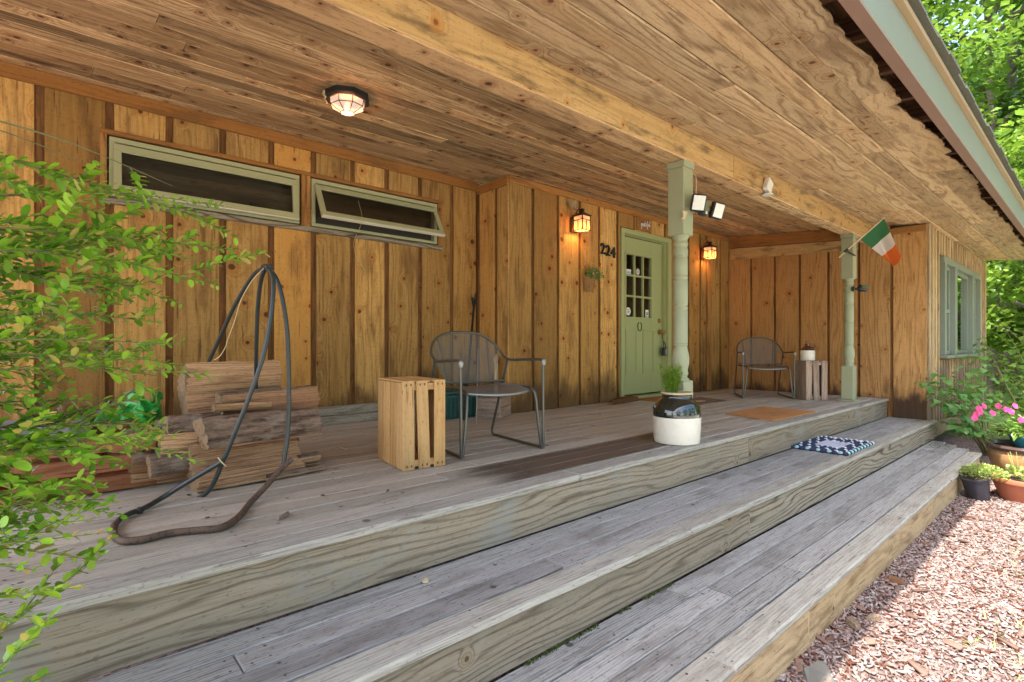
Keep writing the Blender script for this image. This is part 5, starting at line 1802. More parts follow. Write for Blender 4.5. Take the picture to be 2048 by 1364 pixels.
# ---------------------------------------------------------------- firewood
def log(label, c, length, rad, kind, rz, tilt=0.0, roll=0.0, seed=0):
    """kind: fraction of the round that is left (1 = full round, 0.25 quarter) """
    rr = random.Random(seed)
    n = 30
    if kind >= 0.95:
        base = [(math.cos(2 * PI * k / n) * rad, math.sin(2 * PI * k / n) * rad, True) for k in range(n)]
    else:
        arc = kind * 2 * PI
        m_ = 26
        base = [(math.cos(-arc / 2 + arc * k / m_) * rad, math.sin(-arc / 2 + arc * k / m_) * rad, True) for k in range(m_ + 1)]
        a_, b_ = base[-1], base[0]
        ap = (rad * rr.uniform(-0.05, 0.12), rad * rr.uniform(-.1, .1))
        for k in range(1, 18): base.append((a_[0] + (ap[0] - a_[0]) * k / 18, a_[1] + (ap[1] - a_[1]) * k / 18, False))
        base.append((ap[0], ap[1], False))
        for k in range(1, 18): base.append((ap[0] + (b_[0] - ap[0]) * k / 18, ap[1] + (b_[1] - ap[1]) * k / 18, False))
    bl_ = rr.uniform(.10, .2) * rad
    nb_ = len(base)
    if kind < .95:
        base = [(x_ + (0 if f_ else -bl_ * math.sin(PI * ((k_ - m_) % 18) / 18)), y_ * (1 if f_ else 1 + .25 * math.sin(PI * ((k_ - m_) % 18) / 18)), f_) for k_, (x_, y_, f_) in enumerate(base)]
    cx = sum(p[0] for p in base) / len(base); cy = sum(p[1] for p in base) / len(base)
    base = [(x_ - cx, y_ - cy, f_) for x_, y_, f_ in base]
    N = len(base)
    jit = [rr.uniform(-.02, .02) * rad for _ in base]
    seg = 34
    rid = [rr.uniform(-.055, .055) + .07 * math.sin(q_ * .55 + seed) for q_ in range(len(base))]
    rid2 = [rr.uniform(-.05, .05) for _ in base]
    t = thing('firewood_log', label, 'log', (0, 0, 0), 0, 'split firewood stacked on the porch')
    X = Matrix.Translation(c) @ Matrix.Rotation(rz, 4, 'Z') @ Matrix.Rotation(-tilt, 4, 'Y') @ Matrix.Rotation(roll, 4, 'X')
    rings = []
    ph = rr.uniform(0, 9)
    for i in range(seg + 1):
        s_ = (i / seg - .5) * length
        bend = 0.05 * rad * math.sin(i / seg * 3 + ph)
        ring = []
        for k, (x_, y_, f_) in enumerate(base):
            d_ = 1 + (0.02 if f_ else 0.012) * math.sin(i * 0.35 + k * 1.7 + ph) + jit[k] / rad + 0.05 * math.sin(k * 0.8 + ph * 2) + rid[k] * (1 - i / seg) + rid2[k] * (i / seg) + rr.uniform(-.008, .008)
            e_ = 0.03 * rad * rr.uniform(-2.2, 2.2) if i in (0, seg) else 0
            ring.append(X @ Vector((s_ + e_, x_ * d_ + bend, y_ * d_)))
        rings.append(ring)
    bark, split = MB(), MB()
    ou, ov = rr.random() * 50, rr.random() * 50
    rn = (rr.random(), rr.random(), rr.random())
    for i in range(seg):
        for k in range(N):
            k2 = (k + 1) % N
            isb = base[k][2] and base[k2][2]
            if kind < .95 and k == len(base) - 1: isb = False
            q = bark if isb else split
            u0, u1 = ou + i / seg * length, ou + (i + 1) / seg * length
            v0, v1 = ov + k * rad * 0.11, ov + (k + 1) * rad * 0.11
            q.face([rings[i][k], rings[i + 1][k], rings[i + 1][k2], rings[i][k2]], [(u0, v0), (u1, v0), (u1, v1), (u0, v1)], rn)
    for ri, rv in ((0, False), (seg, True)):
        cen = sum(rings[ri], Vector()) / N
        end = MB()
        for k in range(N):
            k2 = (k + 1) % N
            tri = [cen, rings[ri][k2], rings[ri][k]]
            end.face(tri if not rv else tri[::-1], [(0, 0), (.1, .1), (.1, 0)], rn)
        end.build('end_grain', M['endgrain'], t)
    if bark.f: bark.build('bark', M['bark'], t, smooth=True)
    if split.f: split.build('split_face', M['split'], t, smooth=True)
    return t


z = DZ
# bottom row (front to back), middle row, top row
log('pale yellow split log with dark streaks, lowest at the front of the stack', (0.80, 2.985, z + 0.098), 0.52, 0.125, 0.5, 0.10, 0.0, -0.55, 3)
log('dark ended log low at the left end of the stack, against the red crate', (0.50, 3.20, z + 0.085), 0.36, 0.085, 0.6, 0.06, 0.0, 0.5, 4)
log('reddish split log at the bottom rear of the stack', (0.92, 3.36, z + 0.095), 0.52, 0.12, 0.5, 0.02, 0.0, 0.3, 5)
log('long grey bark log lying across the front of the stack, top of the front row', (0.87, 3.02, z + 0.258), 0.60, 0.112, 0.52, 0.13, 0.02, 1.75, 6)
log('short pale wedge log sticking out left in the middle of the stack', (0.55, 3.06, z + 0.205), 0.26, 0.075, 0.4, -0.05, 0.0, 0.4, 7)
log('flat red brown split log resting on the red crate corner', (0.45, 3.24, z + 0.225), 0.34, 0.095, 0.35, 0.05, 0.0, 0.8, 8)
log('pale split log lying behind the grey bark log', (0.98, 3.23, z + 0.315), 0.54, 0.15, 0.42, 0.12, 0.03, 0.15, 9)
log('thin pale splinter of wood wedged on top of the front bark log', (0.80, 3.09, z + 0.378), 0.30, 0.036, 0.3, 0.2, -0.05, 0.9, 10)
log('broad pale split log with shaggy bark end, topmost at the back of the stack', (0.83, 3.40, z + 0.44), 0.50, 0.17, 0.46, 0.06, 0.02, 0.12, 12)
log('small pink chunk of split wood at the right foot of the stack', (1.10, 3.00, z + 0.045), 0.14, 0.06, 0.5, 0.3, 0.0, 0.6, 14)

log('narrow bark strip log poking out left below the wedge log', (0.50, 3.05, z + 0.135), 0.26, 0.055, 0.5, 0.12, 0.02, 2.6, 15)
log('thin dark slat of bark lying under the right end of the front log', (1.02, 2.93, z + 0.02), 0.34, 0.036, 0.35, 0.16, 0.0, 1.6, 16)
log('stubby grey brown log at the upper left of the front row', (0.57, 3.10, z + 0.285), 0.24, 0.062, 0.7, 0.05, 0.0, 1.2, 17)
# black pipe log hoop
hp_ = thing('log_hoop', 'black bent pipe hoop stand rising over the firewood from a rusty loop', 'log holder', (0.6, 2.85, DZ))
org = Vector((0.6, 2.85, DZ))
TOP = ray(532, 535, 2.62)
def path(L_): return [ray(u_, v_, d_) - org for (u_, v_, d_) in L_]
strands = [
    [(532, 535, 2.62), (550, 552, 2.61), (563, 590, 2.60), (573, 650, 2.60), (577, 720, 2.60), (578, 800, 2.60), (575, 870, 2.60), (566, 935, 2.58)],
    [(530, 535, 2.62), (543, 545, 2.58), (547, 575, 2.55), (541, 640, 2.52), (527, 710, 2.49), (500, 790, 2.46), (468, 870, 2.45), (445, 925, 2.45), (425, 970, 2.46), (405, 992, 2.47), (388, 998, 2.48), (376, 992, 2.51)],
    [(530, 536, 2.62), (512, 545, 2.68), (490, 575, 2.75), (465, 620, 2.82), (440, 675, 2.90), (418, 722, 2.97), (400, 762, 3.04), (385, 800, 3.12), (376, 850, 3.2)],
    [(531, 537, 2.62), (522, 560, 2.68), (516, 610, 2.76), (513, 680, 2.86), (512, 750, 2.98), (513, 800, 3.08), (514, 850, 3.16)],
]
for s_ in strands:
    mb = MB()
    mb.tube(smoothpts(path(s_), 6), 0.0105, 10)
    mb.build('hoop_strand', M['iron'], hp_, smooth=True)
mb = MB()
mb.tube(smoothpts(path([(u_, v_, min(d_, 0.70 * FPX / (v_ - 688.5))) for u_, v_, d_ in [(446, 922, 2.44), (390, 955, 2.42), (330, 992, 2.38), (298, 1011, 2.34), (282, 1019, 2.43), (262, 1026, 2.41), (243, 1036, 2.37), (229, 1050, 2.31)]]), 6), 0.0115, 10)
mb.build('base_bar', M['iron'], hp_, smooth=True)
ringp = [(229, 1050, 2.31), (226, 1064, 2.245), (234, 1077, 2.18), (252, 1082, 2.15), (290, 1078, 2.16), (340, 1066, 2.195), (400, 1060, 2.215), (445, 1054, 2.235), (478, 1033, 2.30), (500, 1006, 2.36), (530, 975, 2.45), (560, 940, 2.55), (584, 918, 2.60)]
rp = []
for (u_, v_, d_) in ringp:
    q = ray(u_, v_, 1.0); s_ = (DZ + 0.014 - CH) / (q.z - CH)
    if v_ > 1000: rp.append(Vector((q.x * s_, q.y * s_, DZ + 0.014)) - org)
    else: rp.append(ray(u_, v_, d_) - org)
mb = MB()
mb.tube(smoothpts(rp, 6), 0.0135, 10)
mb.build('rusty_base', M['rust'], hp_, smooth=True)
mb = MB()
tp = TOP - org
mb.box(tp.x - .018, tp.x + .03, tp.y - .02, tp.y + .02, tp.z - .01, tp.z + .016, 0, X=None)
mb.build('top_clamp', M['black'], hp_, bevel=0.005)
mb = MB()
mb.tube(smoothpts(path([(531, 533, 2.60), (505, 560, 2.60), (482, 600, 2.60), (470, 640, 2.60), (455, 680, 2.61), (452, 672 + 20, 2.61), (440, 712, 2.62), (428, 720, 2.62)]), 5), 0.0022, 5)
mb.tube(smoothpts([q_ + Vector((0, 0, 0)) for q_ in path([(436, 915, 2.43), (444, 925, 2.42), (452, 932, 2.43)])], 4), 0.003, 5)
mb.build('twine', M['straw'], hp_)
q = ray(269, 1033, 2.38)
mb = MB()
mb.lathe([(0.001, -0.014), (0.012, -0.012), (0.016, 0), (0.012, 0.012), (0.001, 0.014)], 12)
cp = mb.build('foot_cap', M['black'], hp_, smooth=True)
cp.location = Vector((0.30, 2.70, DZ + 0.016)) - org

# ---------------------------------------------------------------- red slatted crate at the left with its contents
rc_ = thing('slatted_crate', 'low red brown slatted wooden crate half hidden behind the boxwood', 'crate', (0.06, 3.40, DZ + 0.002), 0.02)
for s in (-1, 1):
    mb = MB()
    for k in range(3):
        z0 = 0.004 + k * 0.095
        mb.box(-0.36, 0.36, s * .21 - .008, s * .21 + .008, z0, z0 + 0.074, 0, 0, 0.0015)
    mb.build('side_slat', M['crate_red'], rc_, bevel=0.002)
for s in (-1, 1):
    mb = MB()
    for k in range(3):
        z0 = 0.004 + k * 0.095
        mb.box(s * .352 - .008, s * .352 + .008, -.20, .20, z0, z0 + 0.074, 1, 0)
    for s2 in (-1, 1):
        mb.box(s * .33 - .012, s * .33 + .012, s2 * .19 - .011, s2 * .19 + .011, 0.0, 0.275, 2, 0)
    mb.build('end_slat', M['crate_red'], rc_, bevel=0.002)
mb = MB()
mb.box(-0.34, 0.34, -0.2, 0.2, 0.004, 0.014, 0)
mb.build('bottom_board', M['crate_red'], rc_)
sb = MB()
pts = [(-0.30, -0.1), (-0.1, -0.16), (0.12, -0.13), (0.2, -0.02), (0.16, 0.09), (-0.05, 0.14), (-0.28, 0.12)]
lo_ = [Vector((x_, y_, 0)) for x_, y_ in pts]
hi_ = [Vector((x_ * .97, y_ * .95, 0.075 + 0.02 * math.sin(5 * x_))) for x_, y_ in pts]
for i in range(7):
    j = (i + 1) % 7
    sb.face([lo_[i], lo_[j], hi_[j], hi_[i]])
sb.face(hi_); sb.face(lo_[::-1])
so_ = sb.build('stone_slab', M['slate'], None, bevel=0.012)
so_.location = (-0.05, 3.22, DZ + 0.285); so_.rotation_euler = (0.06, 0.07, 0.1)
tag(so_, 'dark grey stone slab lying on the red slatted crate', 'stone')
random.seed(21)
for k, lb_ in enumerate(('thick brown stick poking up left in the red crate', 'split kindling stick in the middle of the red crate', 'pale thin kindling stick leaning right in the red crate', 'dark broken stick lowest in the red crate', 'long brown stick crossing the others in the red crate')):
    a0 = Vector((0.10 + 0.035 * k, 3.48 + 0.02 * k, DZ + 0.12))
    a1 = a0 + Vector((-0.18 + 0.03 * k, -0.02 - 0.02 * (k % 3), 0.34 - 0.03 * k))
    mb = MB()
    v_ = (a1 - a0)
    X = v_.to_track_quat('X', 'Z').to_matrix().to_4x4()
    w_ = (0.022, 0.015, 0.010, 0.018, 0.013)[k]
    mb.box(0, v_.length, -w_, w_, -w_ * .7, w_ * .8, 0, 0, 0.004, X=X)
    o_ = mb.build('kindling_stick', M['crate_grey'] if k in (2,) else M['rafter'], None, bevel=0.003)
    o_.location = a0
    tag(o_, lb_, 'stick', 'kindling sticks in the red crate')
# crumpled green plastic bag
mb = MB()
n, m_ = 16, 12
gr = []
rr = random.Random(5)
for i in range(n + 1):
    row = []
    for j in range(m_ + 1):
        a_, b_ = i / n, j / m_
        x_ = (a_ - .5) * 0.22 * (1 - .25 * b_)
        z_ = b_ * 0.15 + 0.02 * math.sin(a_ * 9)
        y_ = 0.045 * math.cos((a_ - .5) * 5) + 0.022 * math.sin(a_ * 13 + b_ * 7) + 0.016 * math.sin(b_ * 17 - a_ * 6) + rr.uniform(-.007, .007)
        row.append(Vector((x_, -y_, z_)))
    gr.append(row)
for i in range(n):
    for j in range(m_):
        mb.face([gr[i][j], gr[i + 1][j], gr[i + 1][j + 1], gr[i][j + 1]])
        mb.face([gr[i][j] * 1 + Vector((0, .06, -.004)), gr[i][j + 1] + Vector((0, .05, -.01)), gr[i + 1][j + 1] + Vector((0, .05, -.01)), gr[i + 1][j] + Vector((0, .06, -.004))])
gb = mb.build('plastic_bag', M['bag'], None)
gb.location = (0.40, 3.52, DZ + 0.285); gb.rotation_euler = (0.3, 0.1, 0.3)
tag(gb, 'bright green crumpled plastic bag beside the kindling', 'bag')
mb = MB()
for (p0, p1, p2) in (((-.1, 0, 0), (-.06, -.03, .05), (0.02, 0, .02)), ((.0, 0, 0.02), (.02, -.02, .1), (.03, 0, .13))):
    pp = smoothpts([p0, p1, p2], 5)
    for i in range(len(pp) - 1):
        mb.face([pp[i], pp[i + 1], pp[i + 1] + Vector((.012, -.01, .035)), pp[i] + Vector((.012, -.01, .035))])
rb = mb.build('plastic_strap', M['bag'], None)
rb.location = (0.27, 3.44, DZ + 0.28)
tag(rb, 'loose green plastic strap left of the crumpled green bag', 'strap')
mb = MB()
p0, p1 = ray(160, 850, 2.55), ray(290, 765, 2.9)
mb.tube([Vector((0, 0, 0)), (p1 - p0) * .5, p1 - p0], 0.0055, 8)
rod = mb.build('metal_rod', M['steel'], None, smooth=True)
rod.location = p0
tag(rod, 'thin grey metal rod slanting out of the red crate', 'rod')
# bits on the boards
def flatbit(name, label, cat, loc, w, h, mat, group=None, rz=0.0, th=0.004, seed=0):
    rr = random.Random(seed)
    mb = MB()
    n = 9
    lo_ = [Vector((w * math.cos(2 * PI * k / n) * rr.uniform(.65, 1), h * math.sin(2 * PI * k / n) * rr.uniform(.65, 1), 0)) for k in range(n)]
    hi_ = [p_ * .8 + Vector((0, 0, th * rr.uniform(.6, 1.3))) for p_ in lo_]
    for i in range(n):
        mb.face([lo_[i], lo_[(i + 1) % n], hi_[(i + 1) % n], hi_[i]])
    mb.face(hi_)
    o_ = mb.build(name, mat)
    o_.location = loc; o_.rotation_euler = (0, 0, rz)
    return tag(o_, label, cat, group)


flatbit('bark_scrap', 'dark rough piece of bark alone on the deck in front of the firewood', 'bark', (0.735, 2.25, DZ + 0.003), 0.052, 0.014, M['bark'], rz=0.75, th=0.016, seed=2)
q = [(2.9, 1.9), (0.98, 2.45, 1), (3.1, 3.05, 1), (1.25, 2.32, 1), (2.65, 2.62, 1), (4.2, 3.4, 1), (3.6, 3.0, 1), (0.5, 2.45, 1), (1.15, 3.9, 1), (4.9, 3.2, 1)]
for i, p_ in enumerate(q[1:]):
    flatbit('leaf_scrap', 'scrap of dry brown leaf lying on the grey deck boards', 'leaf scrap', (p_[0], p_[1], DZ + 0.003), random.uniform(.012, .024), random.uniform(.006, .011), M['rust'], 'scraps of dry leaf on the deck', rz=random.uniform(0, 3), seed=30 + i)
flatbit('petal', 'cream dry petal on the middle step below the deck edge', 'petal', (1.15, 1.82, MZ + 0.003), 0.018, 0.015, M['straw'], th=0.01, seed=5)
flatbit('nest_scrap', 'tangle of pale fibres on the deck by the rusty loop', 'fibres', (0.235, 2.325, DZ + 0.003), 0.02, 0.016, M['straw'], th=0.018, seed=6)

# ---------------------------------------------------------------- planters by the steps
PLC = Vector((7.98, 0.56, 0))
plt_ = thing('glazed_planter', 'large tan glazed planter with dark rim beyond the low step', 'planter', tuple(PLC))
mb = MB()
mb.lathe([(0.001, 0.002), (0.26, 0.002), (0.30, 0.05), (0.33, 0.16), (0.335, 0.235), (0.322, 0.262)], 44)
mb.build('body', M['planter'], plt_, smooth=True)
mb = MB()
mb.lathe([(0.322, 0.262), (0.35, 0.272), (0.365, 0.30), (0.352, 0.325), (0.32, 0.322), (0.305, 0.29)], 44)
mb.build('rim', M['planter_rim'], plt_, smooth=True)
mb = MB()
mb.lathe([(0.306, 0.292), (0.15, 0.302), (0.001, 0.298)], 30)
mb.build('soil', M['soil'], plt_, smooth=True)
bp = thing('blue_pot', 'turquoise flower pot sitting inside the large tan planter', 'flower pot', (PLC.x + 0.02, PLC.y - 0.03, 0.304))
mb = MB()
mb.lathe([(0.001, 0.0), (0.15, 0.0), (0.18, 0.05), (0.20, 0.10), (0.214, 0.105), (0.216, 0.125), (0.20, 0.128), (0.19, 0.105)], 36)
mb.build('pot', M['bluepot'], bp, smooth=True)
mb = MB()
mb.lathe([(0.19, 0.104), (0.1, 0.112), (0.001, 0.11)], 24)
mb.build('soil', M['soil'], bp, smooth=True)
pf = thing('pink_flowers', 'pink flowering plant with glossy leaves in the turquoise pot', 'flower', (bp.location.x, bp.location.y, 0.41))
def leaf6(w, l, fold=0.25, curl=0.15):
    return [(0, 0, 0), (-w * .42, l * .25, w * fold), (-w * .5, l * .6, w * fold), (0, l, -l * curl), (w * .5, l * .6, w * fold), (w * .42, l * .25, w * fold), (0, l * .55, 0)], \
           [[0, 6, 1], [1, 6, 2], [2, 6, 3], [3, 6, 4], [4, 6, 5], [5, 6, 0]]
n = 620
a = rng.uniform(0, 2 * PI, n); rr_ = np.sqrt(rng.random(n)) * 0.27
hh = rng.uniform(0.0, 0.22, n) * (1 - (rr_ / .32) ** 2)
pos = np.stack([np.cos(a) * rr_, np.sin(a) * rr_, hh], 1)
D = np.stack([np.cos(a), np.sin(a), rng.uniform(-.2, 1.3, n)], 1) + rng.normal(0, .35, (n, 3))
tv, tf = leaf6(0.035, 0.075)
scatter('foliage', tv, tf, pos, frames(D, roll=rng.uniform(-.5, .5, n)) * rng.uniform(.7, 1.3, n)[:, None, None], rng.random((n, 3)), M['flower_leaf'], pf)
for (u_, v_, d_) in ((1949, 836, 5.62), (1958, 817, 5.66), (1968, 812, 5.70), (2012, 819, 5.75), (2022, 823, 5.7), (2043, 840, 5.62), (1960, 824, 5.6), (2058, 828, 5.6), (2075, 816, 5.8), (1985, 826, 5.62), (2030, 812, 5.75), (1996, 812, 5.78), (1952, 828, 5.68)):
    c_ = ray(u_, v_, d_)
    pos, D = [], []
    face_ = Vector((-0.66, -0.7, 0.25)) + Vector((random.uniform(-.3, .3), random.uniform(-.3, .3), random.uniform(-.2, .3)))
    face_.normalize(); t1 = face_.orthogonal().normalized(); t2 = face_.cross(t1)
    for k in range(5):
        a_ = 2 * PI * k / 5
        D.append(tuple(t1 * math.cos(a_) + t2 * math.sin(a_) + face_ * 0.25)); pos.append(tuple(c_))
    ups = np.tile(np.array(face_), (5, 1))
    tv, tf = leaf6(0.040, 0.038, -.1, .1)
    o_ = scatter('blossom', tv, tf, np.array(pos) - np.array(pf.location), frames(np.array(D), up=ups), rng.random((5, 3)), M['pink'], pf)
    mb = MB()
    b_ = c_ - pf.location
    mb.tube([Vector((b_.x * .3, b_.y * .3, 0.05)), b_ * .7 + Vector((0, 0, .01)), b_ - face_ * .005], 0.003, 5)
    mb.build('flower_stem', M['shrub_leaf'], pf)

tc = thing('terracotta_pot', 'wide terracotta bowl pot on the sunlit mulch at the right', 'flower pot', (6.62, 0.485, 0.0))
mb = MB()
mb.lathe([(0.001, 0.002), (0.165, 0.002), (0.175, 0.012), (0.232, 0.165), (0.25, 0.17), (0.256, 0.185), (0.252, 0.21), (0.24, 0.212), (0.225, 0.18)], 44)
mb.build('pot', M['terracotta'], tc, smooth=True)
mb = MB()
mb.lathe([(0.226, 0.18), (0.1, 0.192), (0.001, 0.19)], 24)
mb.build('soil', M['soil'], tc, smooth=True)
np_ = thing('nursery_pot', 'small black nursery pot tilted against the terracotta bowl', 'flower pot', (6.36, 0.775, 0.012))
X = Matrix.Rotation(-0.22, 4, 'Y') @ Matrix.Rotation(-0.12, 4, 'X')
mb = MB()
mb.lathe([(0.001, 0.0), (0.078, 0.0), (0.082, 0.01), (0.099, 0.19), (0.107, 0.193), (0.108, 0.212), (0.098, 0.212), (0.094, 0.185)], 32, X=X)
mb.build('pot', M['nursery'], np_, smooth=True)
mb = MB()
mb.lathe([(0.095, 0.185), (0.04, 0.192), (0.001, 0.19)], 20, X=X)
mb.build('soil', M['soil'], np_, smooth=True)


def mound(name, label, cat, c, rx, ry, rz, n, tv, tf, mat, up=0.8, extra=None):
    t = thing(name, label, cat, c)
    a = rng.uniform(0, 2 * PI, n); r_ = np.sqrt(rng.random(n))
    h_ = np.sqrt(np.clip(1 - r_ ** 2, 0, 1)) * rng.uniform(.4, 1.0, n)
    pos = np.stack([np.cos(a) * r_ * rx, np.sin(a) * r_ * ry, h_ * rz], 1)
    D = np.stack([np.cos(a) * r_, np.sin(a) * r_, np.full(n, up)], 1) + rng.normal(0, .4, (n, 3))
    scatter('foliage', tv, tf, pos, frames(D, roll=rng.uniform(-1, 1, n)) * rng.uniform(.6, 1.3, n)[:, None, None], rng.random((n, 3)), mat, t)
    mb = MB()
    for k in range(9):
        a_ = random.uniform(0, 2 * PI)
        mb.tube([(0.02 * math.cos(a_), 0.02 * math.sin(a_), -0.01), (rx * .4 * math.cos(a_), ry * .4 * math.sin(a_), rz * .5), (rx * .7 * math.cos(a_), ry * .7 * math.sin(a_), rz * .65)], 0.003, 5)
    mb.build('stem', M['sedum'], t)
    return t


tv, tf = leaf6(0.012, 0.022, .2, .1)
mound('sedum_plant', 'pale fine leaved sedum spilling from the black nursery pot', 'plant', (6.40, 0.745, 0.20), 0.16, 0.17, 0.12, 1100, tv, tf, M['sedum'])
tv, tf = leaf6(0.034, 0.045, .2, .1)
sp = mound('succulent', 'light green broad leaved succulent growing in the terracotta bowl', 'plant', (6.56, 0.50, 0.192), 0.12, 0.14, 0.11, 130, tv, tf, M['sedum'])
mb = MB()
for k in range(9):
    a_ = random.uniform(0, 2 * PI)
    mb.tube(smoothpts([(0.05 * math.cos(a_) - .05, .05 * math.sin(a_), 0.03), (0.06 * math.cos(a_) - .05, .07 * math.sin(a_), 0.12), (0.09 * math.cos(a_) - .05, .1 * math.sin(a_), random.uniform(.18, .26))], 3), 0.0022, 5)
mb.build('flower_stalk', M['sedum'], sp)

# ---------------------------------------------------------------- mulch chips and grass
n = 52000
xs = rng.uniform(1.6, 8.2, n); ys = rng.uniform(-1.2, 0.92, n)
keep = (ys > 0.097 * xs - 0.75 - 0.25) & ~((xs < 7.6) & (ys > 0.925))
xs, ys = xs[keep], ys[keep]; n = len(xs)
ang = rng.normal(0.5, 0.9, n)
D = np.stack([np.cos(ang), np.sin(ang), rng.normal(0, .22, n)], 1)
sc3 = np.stack([rng.uniform(.0025, .0075, n), rng.uniform(.006, .024, n) * np.where(rng.random(n) < .06, 1.8, 1.0), rng.uniform(.0015, .004, n)], 1)
tvc = [(-1, -1, -1), (1, -.8, -1), (.7, 1, -1), (-.8, .9, -1), (-.8, -.9, 1), (.9, -.7, 1), (.5, .9, 1), (-.7, .8, 1)]
tfc = [[3, 2, 1, 0], [4, 5, 6, 7], [0, 1, 5, 4], [1, 2, 6, 5], [2, 3, 7, 6], [3, 0, 4, 7]]
Mx = frames(D, roll=rng.normal(0, .35, n)) * sc3[:, None, :]
tag(scatter('mulch', tvc, tfc, np.stack([xs, ys, rng.uniform(.002, .012, n)], 1), Mx, rng.random((n, 3)), M['chip']), kind='stuff')
n = 17000
xs = rng.uniform(2.0, 9.0, n); ys = rng.uniform(-2.4, 0.45, n)
dens = np.clip((0.44 - (ys - 0.02 * xs)) * 2.2, 0, 1) * (0.5 + 0.5 * np.sin(xs * 4.1 + np.sin(ys * 7) * 2) * np.cos(ys * 6 + xs))
keep = rng.random(n) < dens * 1.1
xs, ys = xs[keep], ys[keep]; n = len(xs)
a = rng.uniform(0, 2 * PI, n)
D = np.stack([np.cos(a) * .9, np.sin(a) * .9, rng.uniform(.15, 1, n)], 1)
tv, tf = blade_template(0.006, 0.055)
tag(scatter('grass', tv, tf, np.stack([xs, ys, np.full(n, .004)], 1), frames(D) * rng.uniform(.4, 1.2, n)[:, None, None], rng.random((n, 3)), M['grassb']), kind='stuff')
M['slate_pale'] = plain('pale_stone', (0.17, 0.163, 0.14), 0.9, var=0.3, scale=8, bump=0.5)
n = 170      # larger bark flakes and leaf bits mixed through the mulch
xs = rng.uniform(2.0, 7.6, n); ys = rng.uniform(-.3, .9, n)
ang = rng.uniform(0, 6.3, n)
Mx = frames(np.stack([np.cos(ang), np.sin(ang), rng.normal(0, .2, n)], 1), roll=rng.normal(0, .4, n)) * np.stack([rng.uniform(.008, .02, n), rng.uniform(.02, .055, n), rng.uniform(.002, .005, n)], 1)[:, None, :]
tag(scatter('mulch_flakes', tvc, tfc, np.stack([xs, ys, rng.uniform(.012, .02, n)], 1), Mx, rng.random((n, 3)), M['flake']), kind='stuff')
# flat stones and dead leaves at the foot of the low step
flatbit('flat_stone', 'pale flat stone at the foot of the low step, larger of the two', 'stone', (2.42, 0.80, 0.004), 0.20, 0.075, M['slate_pale'], rz=0.35, th=0.022, seed=40)
flatbit('flat_stone', 'small grey stone half under the low step', 'stone', (2.14, 0.86, 0.004), 0.10, 0.06, M['slate'], rz=0.3, th=0.03, seed=41)
for i, (x_, y_, w_) in enumerate(((3.02, 0.84, .07), (3.75, 0.83, .06), (3.15, 0.79, .05))):
    flatbit('dead_leaf', ('grey curled dead leaf against the low step face', 'orange brown dead leaf on the shaded mulch', 'torn brown leaf lying in front of the curled grey leaf')[i], 'leaf', (x_, y_, 0.014), w_, w_ * .5, M['rafter'] if i == 1 else M['mat_grey'], rz=0.6 + i, th=0.02, seed=50 + i)


# ---------------------------------------------------------------- boxwood at the left of the steps
bw = thing('boxwood_bush', 'leafy boxwood bush with long sprays reaching in over the left of the steps', 'bush', (-0.62, 1.35, 0))
org = Vector(bw.location)
rb_ = random.Random(77)
wood_mb = MB()
LP, LD, LS = [], [], []
def spray(p0, p1, sag=0.05, dens=1.0, r=0.003, leafs=1.0, depth=0, start=0.15):
    if max(p0.z, p1.z) > 1.84:
        return
    v_ = p1 - p0
    L_ = v_.length
    mid = p0 + v_ * 0.5 + Vector((rb_.uniform(-.04, .04), rb_.uniform(-.04, .04), sag)) * L_ * 1.2
    pts = smoothpts([p0, mid, p1], 7)
    wood_mb.tube([q_ - org for q_ in pts], r, 5, rs=[r * (1 - .75 * i / (len(pts) - 1)) for i in range(len(pts))])
    tot = sum((pts[i + 1] - pts[i]).length for i in range(len(pts) - 1))
    step = 0.0112 / dens
    s_ = tot * start
    k = 0
    while s_ < tot:
        acc = 0
        for i in range(len(pts) - 1):
            l_ = (pts[i + 1] - pts[i]).length
            if acc + l_ >= s_:
                q_ = pts[i].lerp(pts[i + 1], (s_ - acc) / l_); t_ = (pts[i + 1] - pts[i]).normalized(); break
            acc += l_
        else:
            q_, t_ = pts[-1], (pts[-1] - pts[-2]).normalized()
        sd = t_.cross(Vector((0, 0, 1))).normalized()
        up_ = sd.cross(t_)
        if k % 2: sd = (sd * .55 + up_ * .83)
        for sg_ in (-1, 1):
            d_ = t_ * rb_.uniform(.45, 1.0) + sd * sg_ * rb_.uniform(.6, 1.1) + Vector((0, 0, rb_.uniform(-.1, .45)))
            if (q_ - Vector((0, 0, CH))).length < 0.66 or q_.z > 1.81: continue
            LP.append(q_ - org); LD.append(d_); LS.append(leafs * rb_.uniform(.45, 1.2) * (1.0 - .35 * max(0, s_ / tot - .8) / .2))
        s_ += step * rb_.uniform(.75, 1.3)
        k += 1
    if depth:
        n_ = int(1 + L_ * 7 * dens)
        for _ in range(n_):
            f_ = rb_.uniform(.25, .92)
            q_ = pts[min(len(pts) - 2, int(f_ * (len(pts) - 1)))]
            d_ = (v_.normalized() * rb_.uniform(.4, 1.1) + Vector((rb_.uniform(-.8, .8), rb_.uniform(-.8, .8), rb_.uniform(-.6, .8)))).normalized()
            spray(q_, q_ + d_ * rb_.uniform(.07, .20), 0.02, dens, r * .45, leafs, depth - 1, 0.1)


